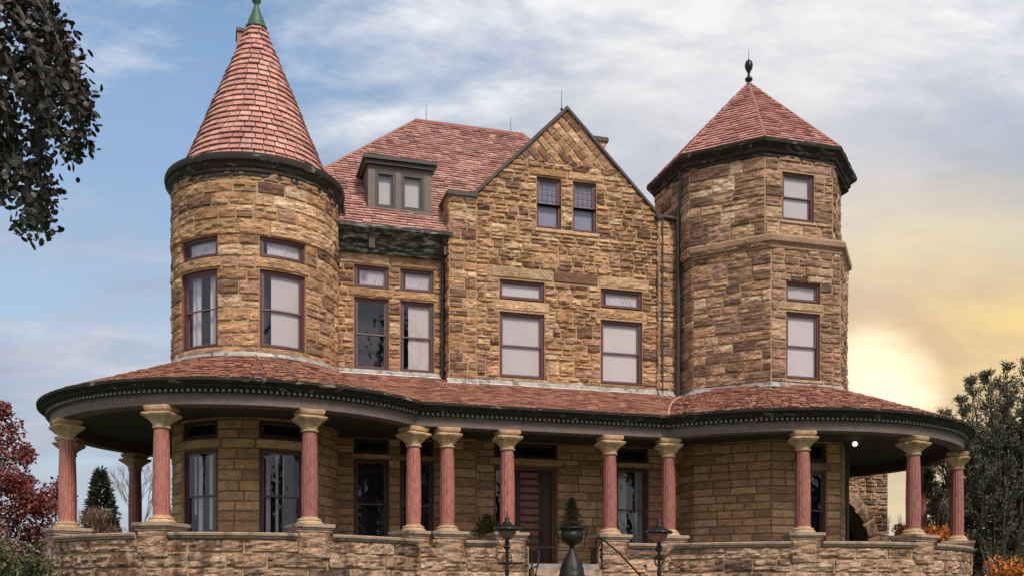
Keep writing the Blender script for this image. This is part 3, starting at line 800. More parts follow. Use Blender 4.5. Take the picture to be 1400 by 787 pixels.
# lower front wall with the doorway
gp2 = Path([Line((5.59, BG), (13.2, BG))])
def gb(a): return a - 5.59
DO = (7.03, 9.05)
ops2 = [(gb(DO[0]), gb(DO[1]), Z_FL, 5.74), (gb(DO[0]), gb(DO[1]), 5.98, 6.44), (gb(11.0), gb(12.12), 3.15, 5.80), (gb(11.0), gb(12.12), 5.98, 6.44)]
slots2 = [(gb(6.85), gb(9.25), 5.75, 5.97, .03, .006), (gb(10.9), gb(12.22), 5.81, 5.97, .03, .006)]
mb2 = MB(); masonry(mb2, bk2, gp2, 0, gp2.L, 0, 8.0, ash, ops2, slots2, reveal=.35)
for a0, a1 in ((5.59, 6.43),):
    pp = poly_path([(a0, BR), (a0, BG - .1), (a1, BG - .1), (a1, BG)], closed=False); masonry(mb2, bk2, pp, 0, pp.L, 0, 8.0, ash)
o = part(mb2, 'wall', 'ashlar'); part_label(o, 'smooth ashlar front wall around the doorway')
flat_window(11.0, 12.12, BG, 3.15, 5.80, 'curtain'); flat_window(11.0, 12.12, BG, 5.98, 6.44, 'transom_dark', frame='dark_wood'); flat_window(*DO, BG, 5.98, 6.44, 'transom_dark', frame='dark_wood')

# ---- doorway
dw, dh = DO[1] - DO[0], 5.74 - Z_FL
mb = MB(); y = BG + .18
mb.box(DO[0], DO[0] + .09, y, y + .14, Z_FL, 5.74); mb.box(DO[1] - .12, DO[1], y, y + .14, Z_FL, 5.74); mb.box(DO[0], DO[1], y + .003, y + .14, 5.62, 5.74)
mb.box(7.62, 7.76, y - .01, y + .12, Z_FL, 5.62)
dframe = part(mb, 'door_frame', plain('brown_door_frame', (.14, .05, .035), .5))
mb = MB(); mb.face([(DO[0] + .09, y + .09, Z_FL + .8), (7.62, y + .09, Z_FL + .8), (7.62, y + .09, 5.62), (DO[0] + .09, y + .09, 5.62)]); mb.build('pane', 'glass', dframe)
mb = MB(); mb.box(DO[0] + .09, 7.62, y + .04, y + .10, Z_FL, Z_FL + .8); mb.box(DO[0] + .18, 7.53, y + .015, y + .04, Z_FL + .12, Z_FL + .68); mb.build('side_panel', 'door_dark', dframe)
mb = MB(); mb.box(DO[0], DO[1], y + .55, y + .58, Z_FL, 5.74); mb.build('hall_darkness' if False else 'backing', 'interior', dframe)  # near-black sheet paints the darkness of the hall
door = MB(); d0, d1 = 7.80, 8.62
door.box(d0, d1, y + .10, y + .15, Z_FL + .02, 5.60)
door.box(d0, d0 + .10, y + .07, y + .10, Z_FL + .02, 5.60); door.box(d1 - .10, d1, y + .07, y + .10, Z_FL + .02, 5.60)
dleaf = part(door, 'door', 'door_dark')
mb = MB(); nn = 11
for i in range(nn):
    z0 = Z_FL + .55 + i * .225
    mb.box(d0 + .11, d1 - .11, y + .045, y + .10, z0, z0 + .15)
    mb.box(d0 + .16, d1 - .16, y + .030, y + .045, z0 + .03, z0 + .12)
mb.build('door_panels', 'door', dleaf)
mb = MB(); mb.box(d1 + .02, DO[1] - .12, y + .09, y + .14, Z_FL, 5.62); mb.box(d1 + .07, DO[1] - .17, y + .07, y + .09, Z_FL + .2, Z_FL + 1.2)
part(mb, 'door_side_leaf', 'door_dark')
mb = MB(); mb.tube([(d1 - .05, y + .07, 3.62), (d1 - .05, y + .02, 3.62)], .025, 10); mb.lathe([(0, 0), (.035, .0), (.035, .02)], 8, cx=d1 - .05, cy=y + .03); mb.tube([(d1 - .05, y + .035, 3.50), (d1 - .05, y + .035, 3.75)], .016, 8)
mb.build('handle', 'bronze', dleaf)
mb = MB(); mb.box(DO[0] - .1, DO[1] + .1, BG - .12, BG + .3, Z_FL, Z_FL + .07); part(mb, 'threshold', 'cap')

# ---- octagonal tower (slightly flattened on its right side)
PL = [(13.12, 1.2), (13.24, -1.2), (14.97, -2.93), (17.37, -2.93), (18.75, -1.25), (18.75, 1.2), (17.4, 2.9), (14.9, 2.9)]
PU = [(13.02, 1.2), (13.10, -1.2), (14.80, -2.87), (17.14, -2.87), (18.50, -1.25), (18.50, 1.2), (17.2, 2.9), (14.8, 2.9)]
def opath(P): return poly_path(P, True)
def sidepos(path, i, a, P):                       # arc length of a point with x=a on side i
    return path.br[i] + (a - P[i][0]) / (P[i + 1][0] - P[i][0]) * path.segs[i].L
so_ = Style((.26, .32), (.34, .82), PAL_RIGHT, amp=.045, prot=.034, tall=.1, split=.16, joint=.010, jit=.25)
pl = opath(PL); pu = opath(PU)
W1 = (15.48, 16.66); W2 = (15.38, 16.48)
f1 = lambda a: sidepos(pl, 2, a, PL); f2 = lambda a: sidepos(pu, 2, a, PU)
mb = MB()
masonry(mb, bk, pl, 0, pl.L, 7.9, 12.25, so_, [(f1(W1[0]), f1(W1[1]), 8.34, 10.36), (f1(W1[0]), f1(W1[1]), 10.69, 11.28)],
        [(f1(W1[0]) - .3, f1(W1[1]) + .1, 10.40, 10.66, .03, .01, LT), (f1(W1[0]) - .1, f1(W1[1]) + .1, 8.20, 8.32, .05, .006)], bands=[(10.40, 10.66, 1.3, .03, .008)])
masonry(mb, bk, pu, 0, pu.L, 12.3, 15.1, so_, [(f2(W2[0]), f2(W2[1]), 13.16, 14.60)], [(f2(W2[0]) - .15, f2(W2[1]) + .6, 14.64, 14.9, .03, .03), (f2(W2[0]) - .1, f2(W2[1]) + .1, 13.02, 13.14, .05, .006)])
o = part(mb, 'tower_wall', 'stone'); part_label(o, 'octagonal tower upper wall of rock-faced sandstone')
mb2 = MB(); W3 = (15.78, 16.88)
masonry(mb2, bk2, pl, 0, pl.L, 0, 7.9, ash, [(f1(W3[0]), f1(W3[1]), 3.15, 5.56), (f1(W3[0]), f1(W3[1]), 5.85, 6.42)], [(f1(W3[0]) - .1, f1(W3[1]) + .1, 5.58, 5.82, .03, .006)])
o = part(mb2, 'tower_wall', 'ashlar'); part_label(o, 'octagonal tower lower wall of smooth ashlar behind the porch')
flat_window(*W1, -2.93, 8.34, 10.36, 'blind'); flat_window(*W1, -2.93, 10.69, 11.28, 'transom_blind'); flat_window(*W2, -2.87, 13.16, 14.60, 'blind')
flat_window(*W3, -2.93, 3.15, 5.56, 'dark'); flat_window(*W3, -2.93, 5.85, 6.42, 'transom_dark', frame='dark_wood')
def offset_poly(P, d):
    n = len(P); out = []
    for i in range(n):
        p0, p1, p2 = Vector(P[i - 1]), Vector(P[i]), Vector(P[(i + 1) % n])
        t1 = (p1 - p0).normalized(); t2 = (p2 - p1).normalized(); n1 = Vector((t1.y, -t1.x)); n2 = Vector((t2.y, -t2.x))
        m = (n1 + n2); m = m / (m.length_squared / 2) if m.length > 1e-6 else n1
        q = p1 + m * d; out.append((q.x, q.y))
    return out
def poly_sweep(P, prof):
    m = MB(); m.sweep([[(x, y, z) for x, y in offset_poly(P, d)] for d, z in prof], closed=True); return m
mb = poly_sweep(PL, [(-.1, 12.22), (.05, 12.22), (.07, 12.26), (.04, 12.30), (.06, 12.36), (.15, 12.42), (.16, 12.56), (.09, 12.64), (-.25, 12.70)])
for i in range(len(mb.c)): mb.c[i] = (.31, .205, .135)
part(mb, 'belt_course', 'ashlar')
EC, ER, EZ = (15.93, 0.0), 3.36, 15.40
mb = MB(); mb.lathe([(2.9, 15.0), (ER - .20, 15.0), (ER - .20, 15.10), (ER - .14, 15.12), (ER - .13, 15.22), (ER - .03, 15.28), (ER + .06, 15.34), (ER + .08, 15.42), (ER + .03, 15.46), (ER - .1, 15.44)], 8, phase=PI / 8, cx=EC[0], cy=EC[1])
part(mb, 'tower_cornice', 'cornice')
AZ = 18.72; ap = (15.86, 0.0)
mb = MB(); hips = []
Rr = ER + .02; V8 = [(EC[0] + Rr * cos(PI / 8 + k * PI / 4), EC[1] + Rr * sin(PI / 8 + k * PI / 4), 15.43) for k in range(8)]
A = Vector((ap[0], ap[1], AZ))
for k in range(8):
    p, q2 = Vector(V8[k]), Vector(V8[(k + 1) % 8]); u = (q2 - p).normalized(); n_ = u.cross(A - p).normalized()
    if n_.z < 0: n_ = -n_
    v = n_.cross(u).normalized()
    if v.z < 0: v = -v
    L = (A - p).dot(v); wd = (q2 - p).length; sa = (A - p).dot(u)
    mb.face([p, q2, A], (.10, .05, .045))
    tile_rows(mb, plane_f(p, u, v, n_), L, .175, .27, lambda t, L=L, wd=wd, sa=sa: (sa * t / L, wd + (sa - wd) * t / L), PAL_TILE, th=.038, g=.008)
    hips.append([tuple(p + n_ * .02), tuple(A)])
o = part(mb, 'tower_roof', 'tile'); part_label(o, 'low octagonal pyramid roof of red tiles')
mb = MB(); [mb.tube([p, A_], .045, 6) for p, A_ in hips]; part(mb, 'hip_tiles', 'ridge')
mb = MB(); z = 18.55; q9 = lambda L_: [(r * .8, z + (h - z) * .94) for r, h in L_]; mb.lathe(q9([(0, z), (.20, z), (.20, z + .08), (.10, z + .14), (.07, z + .22), (.15, z + .28), (.16, z + .34), (.07, z + .42), (.05, z + .50), (.07, z + .58), (.15, z + .70), (.17, z + .82), (.13, z + .94), (.05, z + 1.0), (.012, z + 1.04), (.008, z + 1.35), (0, z + 1.36)]), 20, cx=ap[0], cy=ap[1])
o = part(mb, 'finial', 'iron', smooth=True); part_label(o, 'dark ball finial on the octagonal roof')
mb = MB(); mb.lathe([(0, 15.05), (3.0, 15.05)], 8, phase=PI / 8, cx=EC[0]); part(mb, 'tower_floor', 'interior')

# ---- hidden rear walls closing the block
mb = MB()
for x0, y0, x1, y1 in ((-.3, 1.9, -.3, 10.6), (-.3, 10.6, 15.6, 10.6), (15.6, 10.6, 15.6, 2.0)):
    d = .0
    k = MB(); mb.face([(x0, y0, 0), (x1, y1, 0), (x1, y1, 12.6), (x0, y0, 12.6)], (.33, .22, .13))
o = part(mb, 'wall', 'ashlar'); part_label(o, 'plain rear and side walls')

# ---- main roof
E0, B0, RB, RZ = 12.50, -.42, 5.0, 18.36
sl = (RZ - E0) / (RB - B0); Ls = hypot(RZ - E0, RB - B0)
vv = Vector((0, (RB - B0) / Ls, (RZ - E0) / Ls)); nn_ = Vector((0, -vv.z, vv.y))
RA0, RA1, EA0, EA1 = 5.6, 9.55, -.5, 14.2
mb = MB(); un = (.10, .055, .05)
zq = E0 + (.35 - B0) * sl; mb.face([(EA0, B0, E0), (5.6, B0, E0), (5.6, .35, zq), (EA1 - (.35 - B0) / (RB - B0) * (EA1 - RA1), .35, zq), (RA1, RB, RZ), (RA0, RB, RZ)], un)
mb.face([(EA0, 10.4, E0), (EA0, B0, E0), (RA0, RB, RZ)], un); mb.face([(EA1, B0, E0), (EA1, 10.4, E0), (RA1, RB, RZ)], un); mb.face([(EA1, 10.4, E0), (EA0, 10.4, E0), (RA0, RB, RZ), (RA1, RB, RZ)], un)
tile_rows(mb, plane_f((0, B0, E0), (1, 0, 0), vv, nn_), Ls, .155, .26, lambda t: (max(.6, EA0 + (RA0 - EA0) * t / Ls), 5.62) if t < 1.3 else (EA0 + (RA0 - EA0) * t / Ls, EA1 + (RA1 - EA1) * t / Ls), PAL_TILE2, th=.042, g=.006, tj=.006)
# left hip face
Lh = hypot(RA0 - EA0, RZ - E0); vh = Vector(((RA0 - EA0) / Lh, 0, (RZ - E0) / Lh)); nh = Vector((-vh.z, 0, vh.x))
tile_rows(mb, plane_f((EA0, 10.4, E0), (0, -1, 0), vh, nh), Lh, .2, .32, lambda t: (5.4 * t / Lh, 10.82 - (RB - B0) * t / Lh), PAL_TILE2, th=.03, g=.004)
o = part(mb, 'main_roof', 'tile'); part_label(o, 'steep hipped main roof of pink-red tiles')
mb = MB(); mb.tube([(RA0, RB, RZ + .02), (RA1, RB, RZ + .02)], .07, 8); mb.tube([(RA0, RB, RZ + .02), (EA0, B0, E0)], .05, 6); mb.tube([(RA1, RB, RZ + .02), (EA1, B0, E0)], .05, 6); part(mb, 'ridge_tiles', 'ridge')
# gable roof running back behind the gable wall
mb = MB()
for ax, s_ in ((GL, 1), (GR, -1)):
    p = Vector((ax, BG + .3, SHZ - .05)); t = Vector((APX - ax, 0, APZ - SHZ)).normalized(); n_ = Vector((-t.z, 0, t.x)) if s_ > 0 else Vector((t.z, 0, -t.x))
    L = (Vector((APX, 0, APZ)) - Vector((ax, 0, SHZ))).length
    e = Vector((ax - s_ * .6, 0, SHZ - .66))
    mb.face([(e.x, BG + .3, e.z), (APX, BG + .3, APZ - .05), (APX, 5.2, APZ - .05), (e.x, 5.2, e.z)], un)
    if s_ > 0: tile_rows(mb, plane_f((e.x, 5.0, e.z), (0, -1, 0), t, n_), L + .88, .18, .3, lambda t_: (0, 4.9), PAL_TILE2, th=.03, g=.004)
    else: tile_rows(mb, plane_f((e.x, 0.05, e.z), (0, 1, 0), t, n_), L + .88, .18, .3, lambda t_: (0, 4.9), PAL_TILE2, th=.03, g=.004)
o = part(mb, 'gable_roof', 'tile')
# chimney right of the gable
cp = poly_path([(11.35, 4.1), (11.35, 3.4), (12.14, 3.4), (12.14, 4.1)])
mb = MB(); masonry(mb, mb, cp, 0, cp.L, 13.0, 17.75, Style((.2, .26), (.2, .45), PAL_TAN, amp=.02, prot=.02, tall=0, split=0))
ch = part(mb, 'chimney', 'stone'); mb = MB(); mb.box(11.28, 12.21, 3.33, 4.17, 17.75, 17.90); mb.build('chimney_cap', 'coping', ch)
# lightning rods
for x, y_, z in ((6.0, RB, RZ), (9.1, RB, RZ), (APX - .1, BG + .2, APZ + .1)):
    mb = MB(); mb.tube([(0, 0, 0), (0, 0, .62)], [.012, .006], 6); mb.lathe([(0, 0), (.05, 0), (.03, .06), (0, .07)], 8); mb.build('lightning_rod', 'iron', mansion, (x, y_, z))
# eaves cornice over the recess
mb = MB(); x0, x1 = 2.15, 5.66
prof = [(.2, 11.92), (-.02, 11.92), (-.02, 12.02), (-.06, 12.04), (-.06, 12.16), (-.20, 12.22), (-.22, 12.34), (-.34, 12.38), (-.42, 12.46), (-.50, 12.48), (-.50, 12.58), (-.44, 12.60), (-.2, 12.56), (.2, 12.6)]
mb.sweep([[(x0, b, z), (x1 + .03, b, z)] for b, z in prof]); part(mb, 'eaves_cornice', 'cornice_green', fix=True)
mb = MB(); mb.box(3.2, 3.38, -.30, -.05, 11.96, 12.40); mb.box(5.45, 5.62, -.30, -.05, 11.96, 12.40); part(mb, 'cornice_bracket', 'dark_wood')
# dormer
mb = MB(); D0, D1, DB, DZ0, DZ1 = 3.26, 5.20, .30, 13.26, 14.66
mb.box(D0, 3.47, DB, DB + .10, DZ0, DZ1); mb.box(4.10, 4.26, DB, DB + .10, DZ0, DZ1); mb.box(4.98, D1, DB, DB + .10, DZ0, DZ1)
mb.box(3.47, 4.98, DB + .002, DB + .10, 14.50, DZ1); mb.box(3.47, 4.98, DB + .002, DB + .10, DZ0, 13.40)
mb.face([(D0, DB + .05, DZ0), (D0, DB + .05, DZ1), (D0, 1.75, DZ1)], None); mb.face([(D1, DB + .05, DZ0), (D1, DB + .05, DZ1), (D1, 1.75, DZ1)], None)
mb.box(D0 - .06, D1 + .06, DB - .08, DB + .08, DZ0 - .06, DZ0 + .015)
dm = part(mb, 'dormer', 'dormer'); part_label(dm, 'grey-brown two-light dormer on the main roof')
mb = MB()
mb.box(D0 - .16, D1 + .16, DB - .20, 2.0, 14.78, 14.88); mb.box(D0 - .10, D1 + .10, DB - .12, 1.8, 14.66, 14.78)
mb.build('dormer_roof', 'dark_wood', dm)
for a0, a1 in ((3.47, 4.10), (4.26, 4.98)):
    w_ = window(a1 - a0, 1.1, 'fixed', loc=((a0 + a1) / 2, DB - .03, 13.40), frame='dark_wood', fw=.085, rec=.04)
    q = MB(); q.box(-(a1 - a0) / 2 + .08, (a1 - a0) / 2 - .08, .2, .205, .08, 1.0); q.build('blind', 'blind', w_)
    w_.parent = dm if False else mansion

# ---- downspouts
def pipe(name, pts, r, lab=None):
    m = MB(); m.tube(pts, r, 10)
    for z in (9.3, 10.7, 12.0):
        if pts[-1][2] < z < max(p[2] for p in pts) - .3: m.tube([(pts[-1][0], pts[-1][1], z), (pts[-1][0], pts[-1][1], z + .10)], r * 1.3, 10)
    o = part(m, name, 'dark_wood', smooth=False)
    if lab: part_label(o, lab)
pipe('downspout', [(5.50, -.36, 12.5), (5.50, -.30, 12.3), (5.50, .05, 11.95), (5.50, .05, 8.2)], .062)
pipe('downspout', [(12.52, BG - .17, 13.8), (12.52, BG - .17, 8.0)], .035)
pipe('downspout', [(13.02, -.75, 15.3), (13.04, -.75, 14.9), (13.04, -.70, 14.2), (13.00, -.62, 13.9), (13.00, -.60, 8.0)], .075)
pipe('downspout', [(12.3, -.40, 13.82), (13.0, -.62, 13.70)], .05)
pipe('downspout', [(17.55, -3.02, 6.45), (17.55, -3.02, 2.6)], .06)
pipe('downspout', [(2.42, -.22, 13.25), (2.50, -.1, 12.9), (2.50, -.1, 12.6)], .05)

# ================================================================== PORCH
ZE = 6.76
# floor, ceiling
def ring_poly(d): return porch_rail(d, 0)
def slab(z0, z1, d, name, mat):
    pts = ring_poly(d)
    bm = bmesh.new(); vs = [bm.verts.new((x, y, z0)) for x, y, _ in pts]; bm.faces.new(vs)
    ret = bmesh.ops.extrude_face_region(bm, geom=bm.faces[:]); bmesh.ops.translate(bm, verts=[v for v in ret['geom'] if isinstance(v, bmesh.types.BMVert)], vec=(0, 0, z1 - z0))
    bmesh.ops.recalc_face_normals(bm, faces=bm.faces)
    me = bpy.data.meshes.new(name); bm.to_mesh(me); bm.free(); me.materials.append(M[mat]); o = bpy.data.objects.new(name, me); COL.objects.link(o); o.parent = mansion; return o
slab(Z_FL - .15, Z_FL, .36, 'porch_floor', 'floor')
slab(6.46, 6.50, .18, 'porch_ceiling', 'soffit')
# beam, cornice, dentils
def psweep(prof, name, mat, **k):
    m = MB(); m.sweep([porch_rail(d, z) for d, z in prof]); return part(m, name, mat, fix=True, **k)
psweep([(-.20, 6.462), (-.20, 6.20), (.18, 6.20), (.20, 6.215), (.20, 6.44), (.23, 6.45), (.23, 6.47), (-.20, 6.47)], 'frieze_beam', 'frieze')
o = psweep([(.10, 6.475), (.24, 6.475), (.24, 6.56), (.34, 6.565), (.35, 6.60), (.40, 6.61), (.405, 6.65), (.46, 6.68), (.50, 6.71), (.53, 6.72), (.54, 6.79), (.50, 6.80), (.44, 6.77), (.10, 6.77)], 'porch_cornice', 'cornice')
mb = MB(); pd = Path(porch_segs(.245)); s = .06
while s < pd.L:
    if not any(abs(s - b) < .05 for b in pd.br[1:3]):
        (x, y), (nx_, ny_) = pd.at(s); b0 = len(mb.v); t = MB(); t.box(-.034, .034, -.075, 0, 6.49, 6.553); t.xform((x, y, 0), atan2(ny_, nx_) + PI / 2); 
        mb.v += t.v; mb.f += [tuple(i + b0 for i in ff) for ff in t.f]; mb.c += t.c
    s += .135
part(mb, 'dentils', 'dentil')
# roofs
SLL, SLR, SLF = .382, .386, .375
RE_L, RE_R, BE = RL + .50, RR + .50, BF - .50
def annulus(c, Re, sl_, r_in, a0, a1, clip):
    L = (Re - r_in) * sqrt(1 + sl_ * sl_); cs = 1 / sqrt(1 + sl_ * sl_); sn = sl_ * cs
    def f(s, t, h): r = Re - t * cs + h * sn; return (c[0] + r * cos(s), c[1] + r * sin(s), ZE + t * sn + h * cs)
    m = MB(); k = 96; pts = []
    for t in (0, L):
        for i in range(k + 1): pts.append(f(a0 + (a1 - a0) * i / k, t, -.015))
    m.quadgrid(pts, k, 1, (.10, .05, .045))
    n = int(L / .15); p = L / n
    for j in range(n):
        t0 = j * p; r = Re - t0 * cs; ww = .24 / r; s_ = a0 - random.uniform(0, ww)
        while s_ < a1:
            e = s_ + ww * random.uniform(.7, 1.35)
            tile(m, f, max(s_, a0), min(e, a1), t0 + random.uniform(-.018, .018), min(t0 + p * 1.15, L), .022 * random.uniform(.5, 1.9), pick(PAL_SH), .004)
            s_ = e
    return m
o = part(annulus((0, 0), RE_L, SLL, 2.2, A_START, radians(345), None), 'porch_roof', 'shingle'); part_label(o, 'curved porch roof around the round tower')
o = part(annulus((CRX, 0), RE_R, SLR, 2.7, radians(195), 2 * PI + A_END, None), 'porch_roof', 'shingle'); part_label(o, 'curved porch roof around the octagonal tower')
cs = 1 / sqrt(1 + SLF ** 2); Lf = (.25 - BE) / cs
mb = MB(); f = plane_f((0, BE, ZE), (1, 0, 0), (0, cs, SLF * cs), (0, -SLF * cs, cs))
def flim(t):
    b = BE + t * cs; z = ZE + t * SLF * cs
    rl = RE_L - (z - ZE) / SLL; rr = RE_R - (z - ZE) / SLR
    return (sqrt(max(rl * rl - b * b, 0)) - .2, CRX - sqrt(max(rr * rr - b * b, 0)) + .2)
mb.face([f(flim(0)[0] - .3, 0, -.015), f(flim(0)[1] + .3, 0, -.015), f(13.5, Lf, -.015), f(1.9, Lf, -.015)], (.10, .05, .045))
tile_rows(mb, f, Lf, .15, .24, flim, PAL_SH, th=.022, wj=.35, tj=.018, g=.004)
o = part(mb, 'porch_roof', 'shingle'); part_label(o, 'straight porch roof in front of the gable')
# flashings
mb = MB(); mb.lathe([(2.32, 8.02), (2.46, 8.06), (2.40, 8.10), (2.345, 8.20), (2.30, 8.20)], 96, a0=radians(120), a1=radians(365)); part(mb, 'flashing', 'flash')
mb = MB()
for a0, a1, b in ((2.3, 5.55, BR), (5.50, 6.48, BP), (6.43, 12.45, BG), (12.38, 13.1, BP)):
    zb = ZE + (b - BE) * SLF
    mb.sweep([[(a0, b - .15, zb - .02), (a1, b - .15, zb - .02)], [(a0, b - .14, zb + .01), (a1, b - .14, zb + .01)], [(a0, b - .07, zb + .06), (a1, b - .07, zb + .06)], [(a0, b - .06, zb + .14), (a1, b - .06, zb + .14)], [(a0, b, zb + .15), (a1, b, zb + .15)]])
part(mb, 'flashing', 'flash', fix=True)
mb = poly_sweep(PL, [(.0, 8.20), (.065, 8.19), (.075, 8.12), (.13, 8.09), (.19, 8.00)]); part(mb, 'flashing', 'flash')
def vz(b): return ZE + (b - BE) * SLF
pts = []
for i in range(9):
    b = BE + (13.0 and (-.35 - BE)) * i / 8; rr = RE_R - (vz(b) - ZE) / SLR; pts.append((CRX - sqrt(rr * rr - b * b), b, vz(b) + .025))
mb = MB(); mb.tube(pts, .04, 6); part(mb, 'valley_flashing', plain('tan_valley_metal', (.42, .24, .17), .6))

# ---- columns
def supell(r, z, n, seg=48, rot=0., k=1.):
    return r
def capital_mesh():
    m = MB(); seg = 48; levels = [  # z, half width, squareness 0 round .. 1 square, leaf ripple
        (0, .185, 0, 0), (.02, .215, 0, 0), (.05, .215, 0, 0), (.06, .19, 0, 0), (.12, .20, .05, .012), (.19, .235, .2, .02), (.26, .30, .5, .025), (.30, .345, .7, .02),
        (.34, .365, .8, .012), (.365, .35, .85, 0), (.375, .275, .9, 0), (.40, .265, .95, 0), (.42, .30, 1, 0), (.44, .315, 1, 0), (.515, .32, 1, 0), (.53, .30, 1, 0), (.53, .0, 1, 0)]
    base = len(m.v)
    for z, w, sq, rp in levels:
        for k in range(seg):
            t = 2 * PI * k / seg; e = 2 + sq * 10; c_, s_ = abs(cos(t)), abs(sin(t))
            r = w / ((c_ ** e + s_ ** e) ** (1 / e)); r *= 1 + rp / .3 * cos(8 * t)
            m.v.append((r * cos(t), r * sin(t), z))
    for j in range(len(levels) - 1):
        for k in range(seg):
            k2 = (k + 1) % seg; m.f.append((base + j * seg + k, base + j * seg + k2, base + (j + 1) * seg + k2, base + (j + 1) * seg + k)); m.c.append((1, 1, 1))
    return m
def make_column():
    m = MB(); seg = 96; H0, H1 = 3.61, 5.68; nl = 14; base = len(m.v)
    for j in range(nl + 1):
        f_ = j / nl; r = .198 + .012 * sin(f_ * PI * .8) - .030 * f_ ** 2; z = H0 + (H1 - H0) * f_
        fl = .011 if .03 < f_ < .97 else 0
        for k in range(seg):
            t = 2 * PI * k / seg; rr = r - fl * (abs(sin(8 * t)) ** .5 < .98) * (1 - abs(sin(8 * t))) ** .8 * 1.2
            m.v.append((rr * cos(t), rr * sin(t), z))
    for j in range(nl):
        for k in range(seg):
            k2 = (k + 1) % seg; m.f.append((base + j * seg + k, base + j * seg + k2, base + (j + 1) * seg + k2, base + (j + 1) * seg + k)); m.c.append((1, 1, 1))
    c = m.build('column', 'granite', mansion, smooth=True)
    k = capital_mesh().build('capital', 'buff', c, (0, 0, 5.67)); smooth_by_angle(k, 45)
    b = MB(); b.lathe([(0, 3.43), (.34, 3.43), (.34, 3.475), (.30, 3.49), (.285, 3.52), (.30, 3.545), (.27, 3.57), (.22, 3.58), (.215, 3.62), (0, 3.62)], 40)
    smooth_by_angle(b.build('base', 'buff', c), 35)
    d = MB(); d.box(-.49, .49, -.49, .49, 3.35, 3.43); d.box(-.455, .455, -.455, .455, 3.30, 3.35); d.box(-.43, .43, -.43, .43, 3.24, 3.30)
    d.build('plinth', 'cap', c)
    p = MB(); pth = poly_path([(-.40, -.39), (.40, -.39), (.40, .39), (-.40, .39)])
    bb = MB(); masonry(p, bb, pth, 0, pth.L, Z_FL, 3.25, Style((.3, .34), (.42, .84), PAL_PAR, amp=.04, prot=.03, tall=0, split=0)); n0 = len(p.v)
    p.v += bb.v; p.f += [tuple(i + n0 for i in ff) for ff in bb.f]; p.c += [(.2, .15, .1)] * len(bb.f)
    p.build('pedestal', 'parapet', c)
    return c
col0 = make_column()
cols = [(-156.4 + 0, 'L'), (-117.2, 'L'), (-78.5, 'L'), (168.5, 'L'), (132.7, 'L'), (98, 'L'), (-108.8, 'R'), (-75.6, 'R'), (-36.8, 'R'), (-4, 'R'), (50, 'R')]
first = True
def put_column(x, y, rz):
    global first
    if first: col0.location = (x, y, 0); col0.rotation_euler = (0, 0, rz); first = False; return col0
    return clone(col0, mansion, (x, y, 0), rz)
colpos = []
for a, s_ in cols:
    t = radians(a); R_, cx = (RL, 0) if s_ == 'L' else (RR, CRX); colpos.append((cx + R_ * cos(t), R_ * sin(t), t + PI / 2))
colpos += [(3.92, -3.45, radians(24)), (4.82, BF, 0), (6.49, BF - .03, 0), (9.50, BF, 0), (11.30, BF, radians(-12))]
for c in colpos: put_column(*c)

# ---- parapet wall
pw = Path(porch_segs(.36)); pars = Style((.30, .38), (.75, 1.7), PAL_PAR, amp=.065, prot=.04, cell=.06, tall=.0, split=.10, joint=.014, jit=.22)
x1 = porch_segs(.36)[1].p[0]
sA, sB = pw.br[1] + (7.0 - x1), pw.br[1] + (9.02 - x1)
mb = MB()
masonry(mb, bk, pw, 0, pw.L, 0, 3.06, pars, openings=[(sA, sB, Z_FL - .55, 3.06)], reveal=.6)
o = part(mb, 'parapet_wall', 'parapet')
mb = MB()
pin = Path(porch_segs(-.10))
for d, z0, z1 in ((-.10, Z_FL, 3.06),):
    k1 = [porch_rail(-.10, Z_FL), porch_rail(-.10, 3.06)]
mb.sweep(k1, ends=False)
# inner face, cut at the steps
inner = MB(); rail = porch_rail(-.10, 0, (96, 60, 96))
for p, q2 in zip(rail[:-1], rail[1:]):
    if abs(p[1] - (BF + .10)) < .01 and 6.95 < (p[0] + q2[0]) / 2 < 9.05: continue
    inner.face([(p[0], p[1], Z_FL), (q2[0], q2[1], Z_FL), (q2[0], q2[1], 3.06), (p[0], p[1], 3.06)], (.36, .27, .19))
part(inner, 'parapet_inner_face', 'parapet')
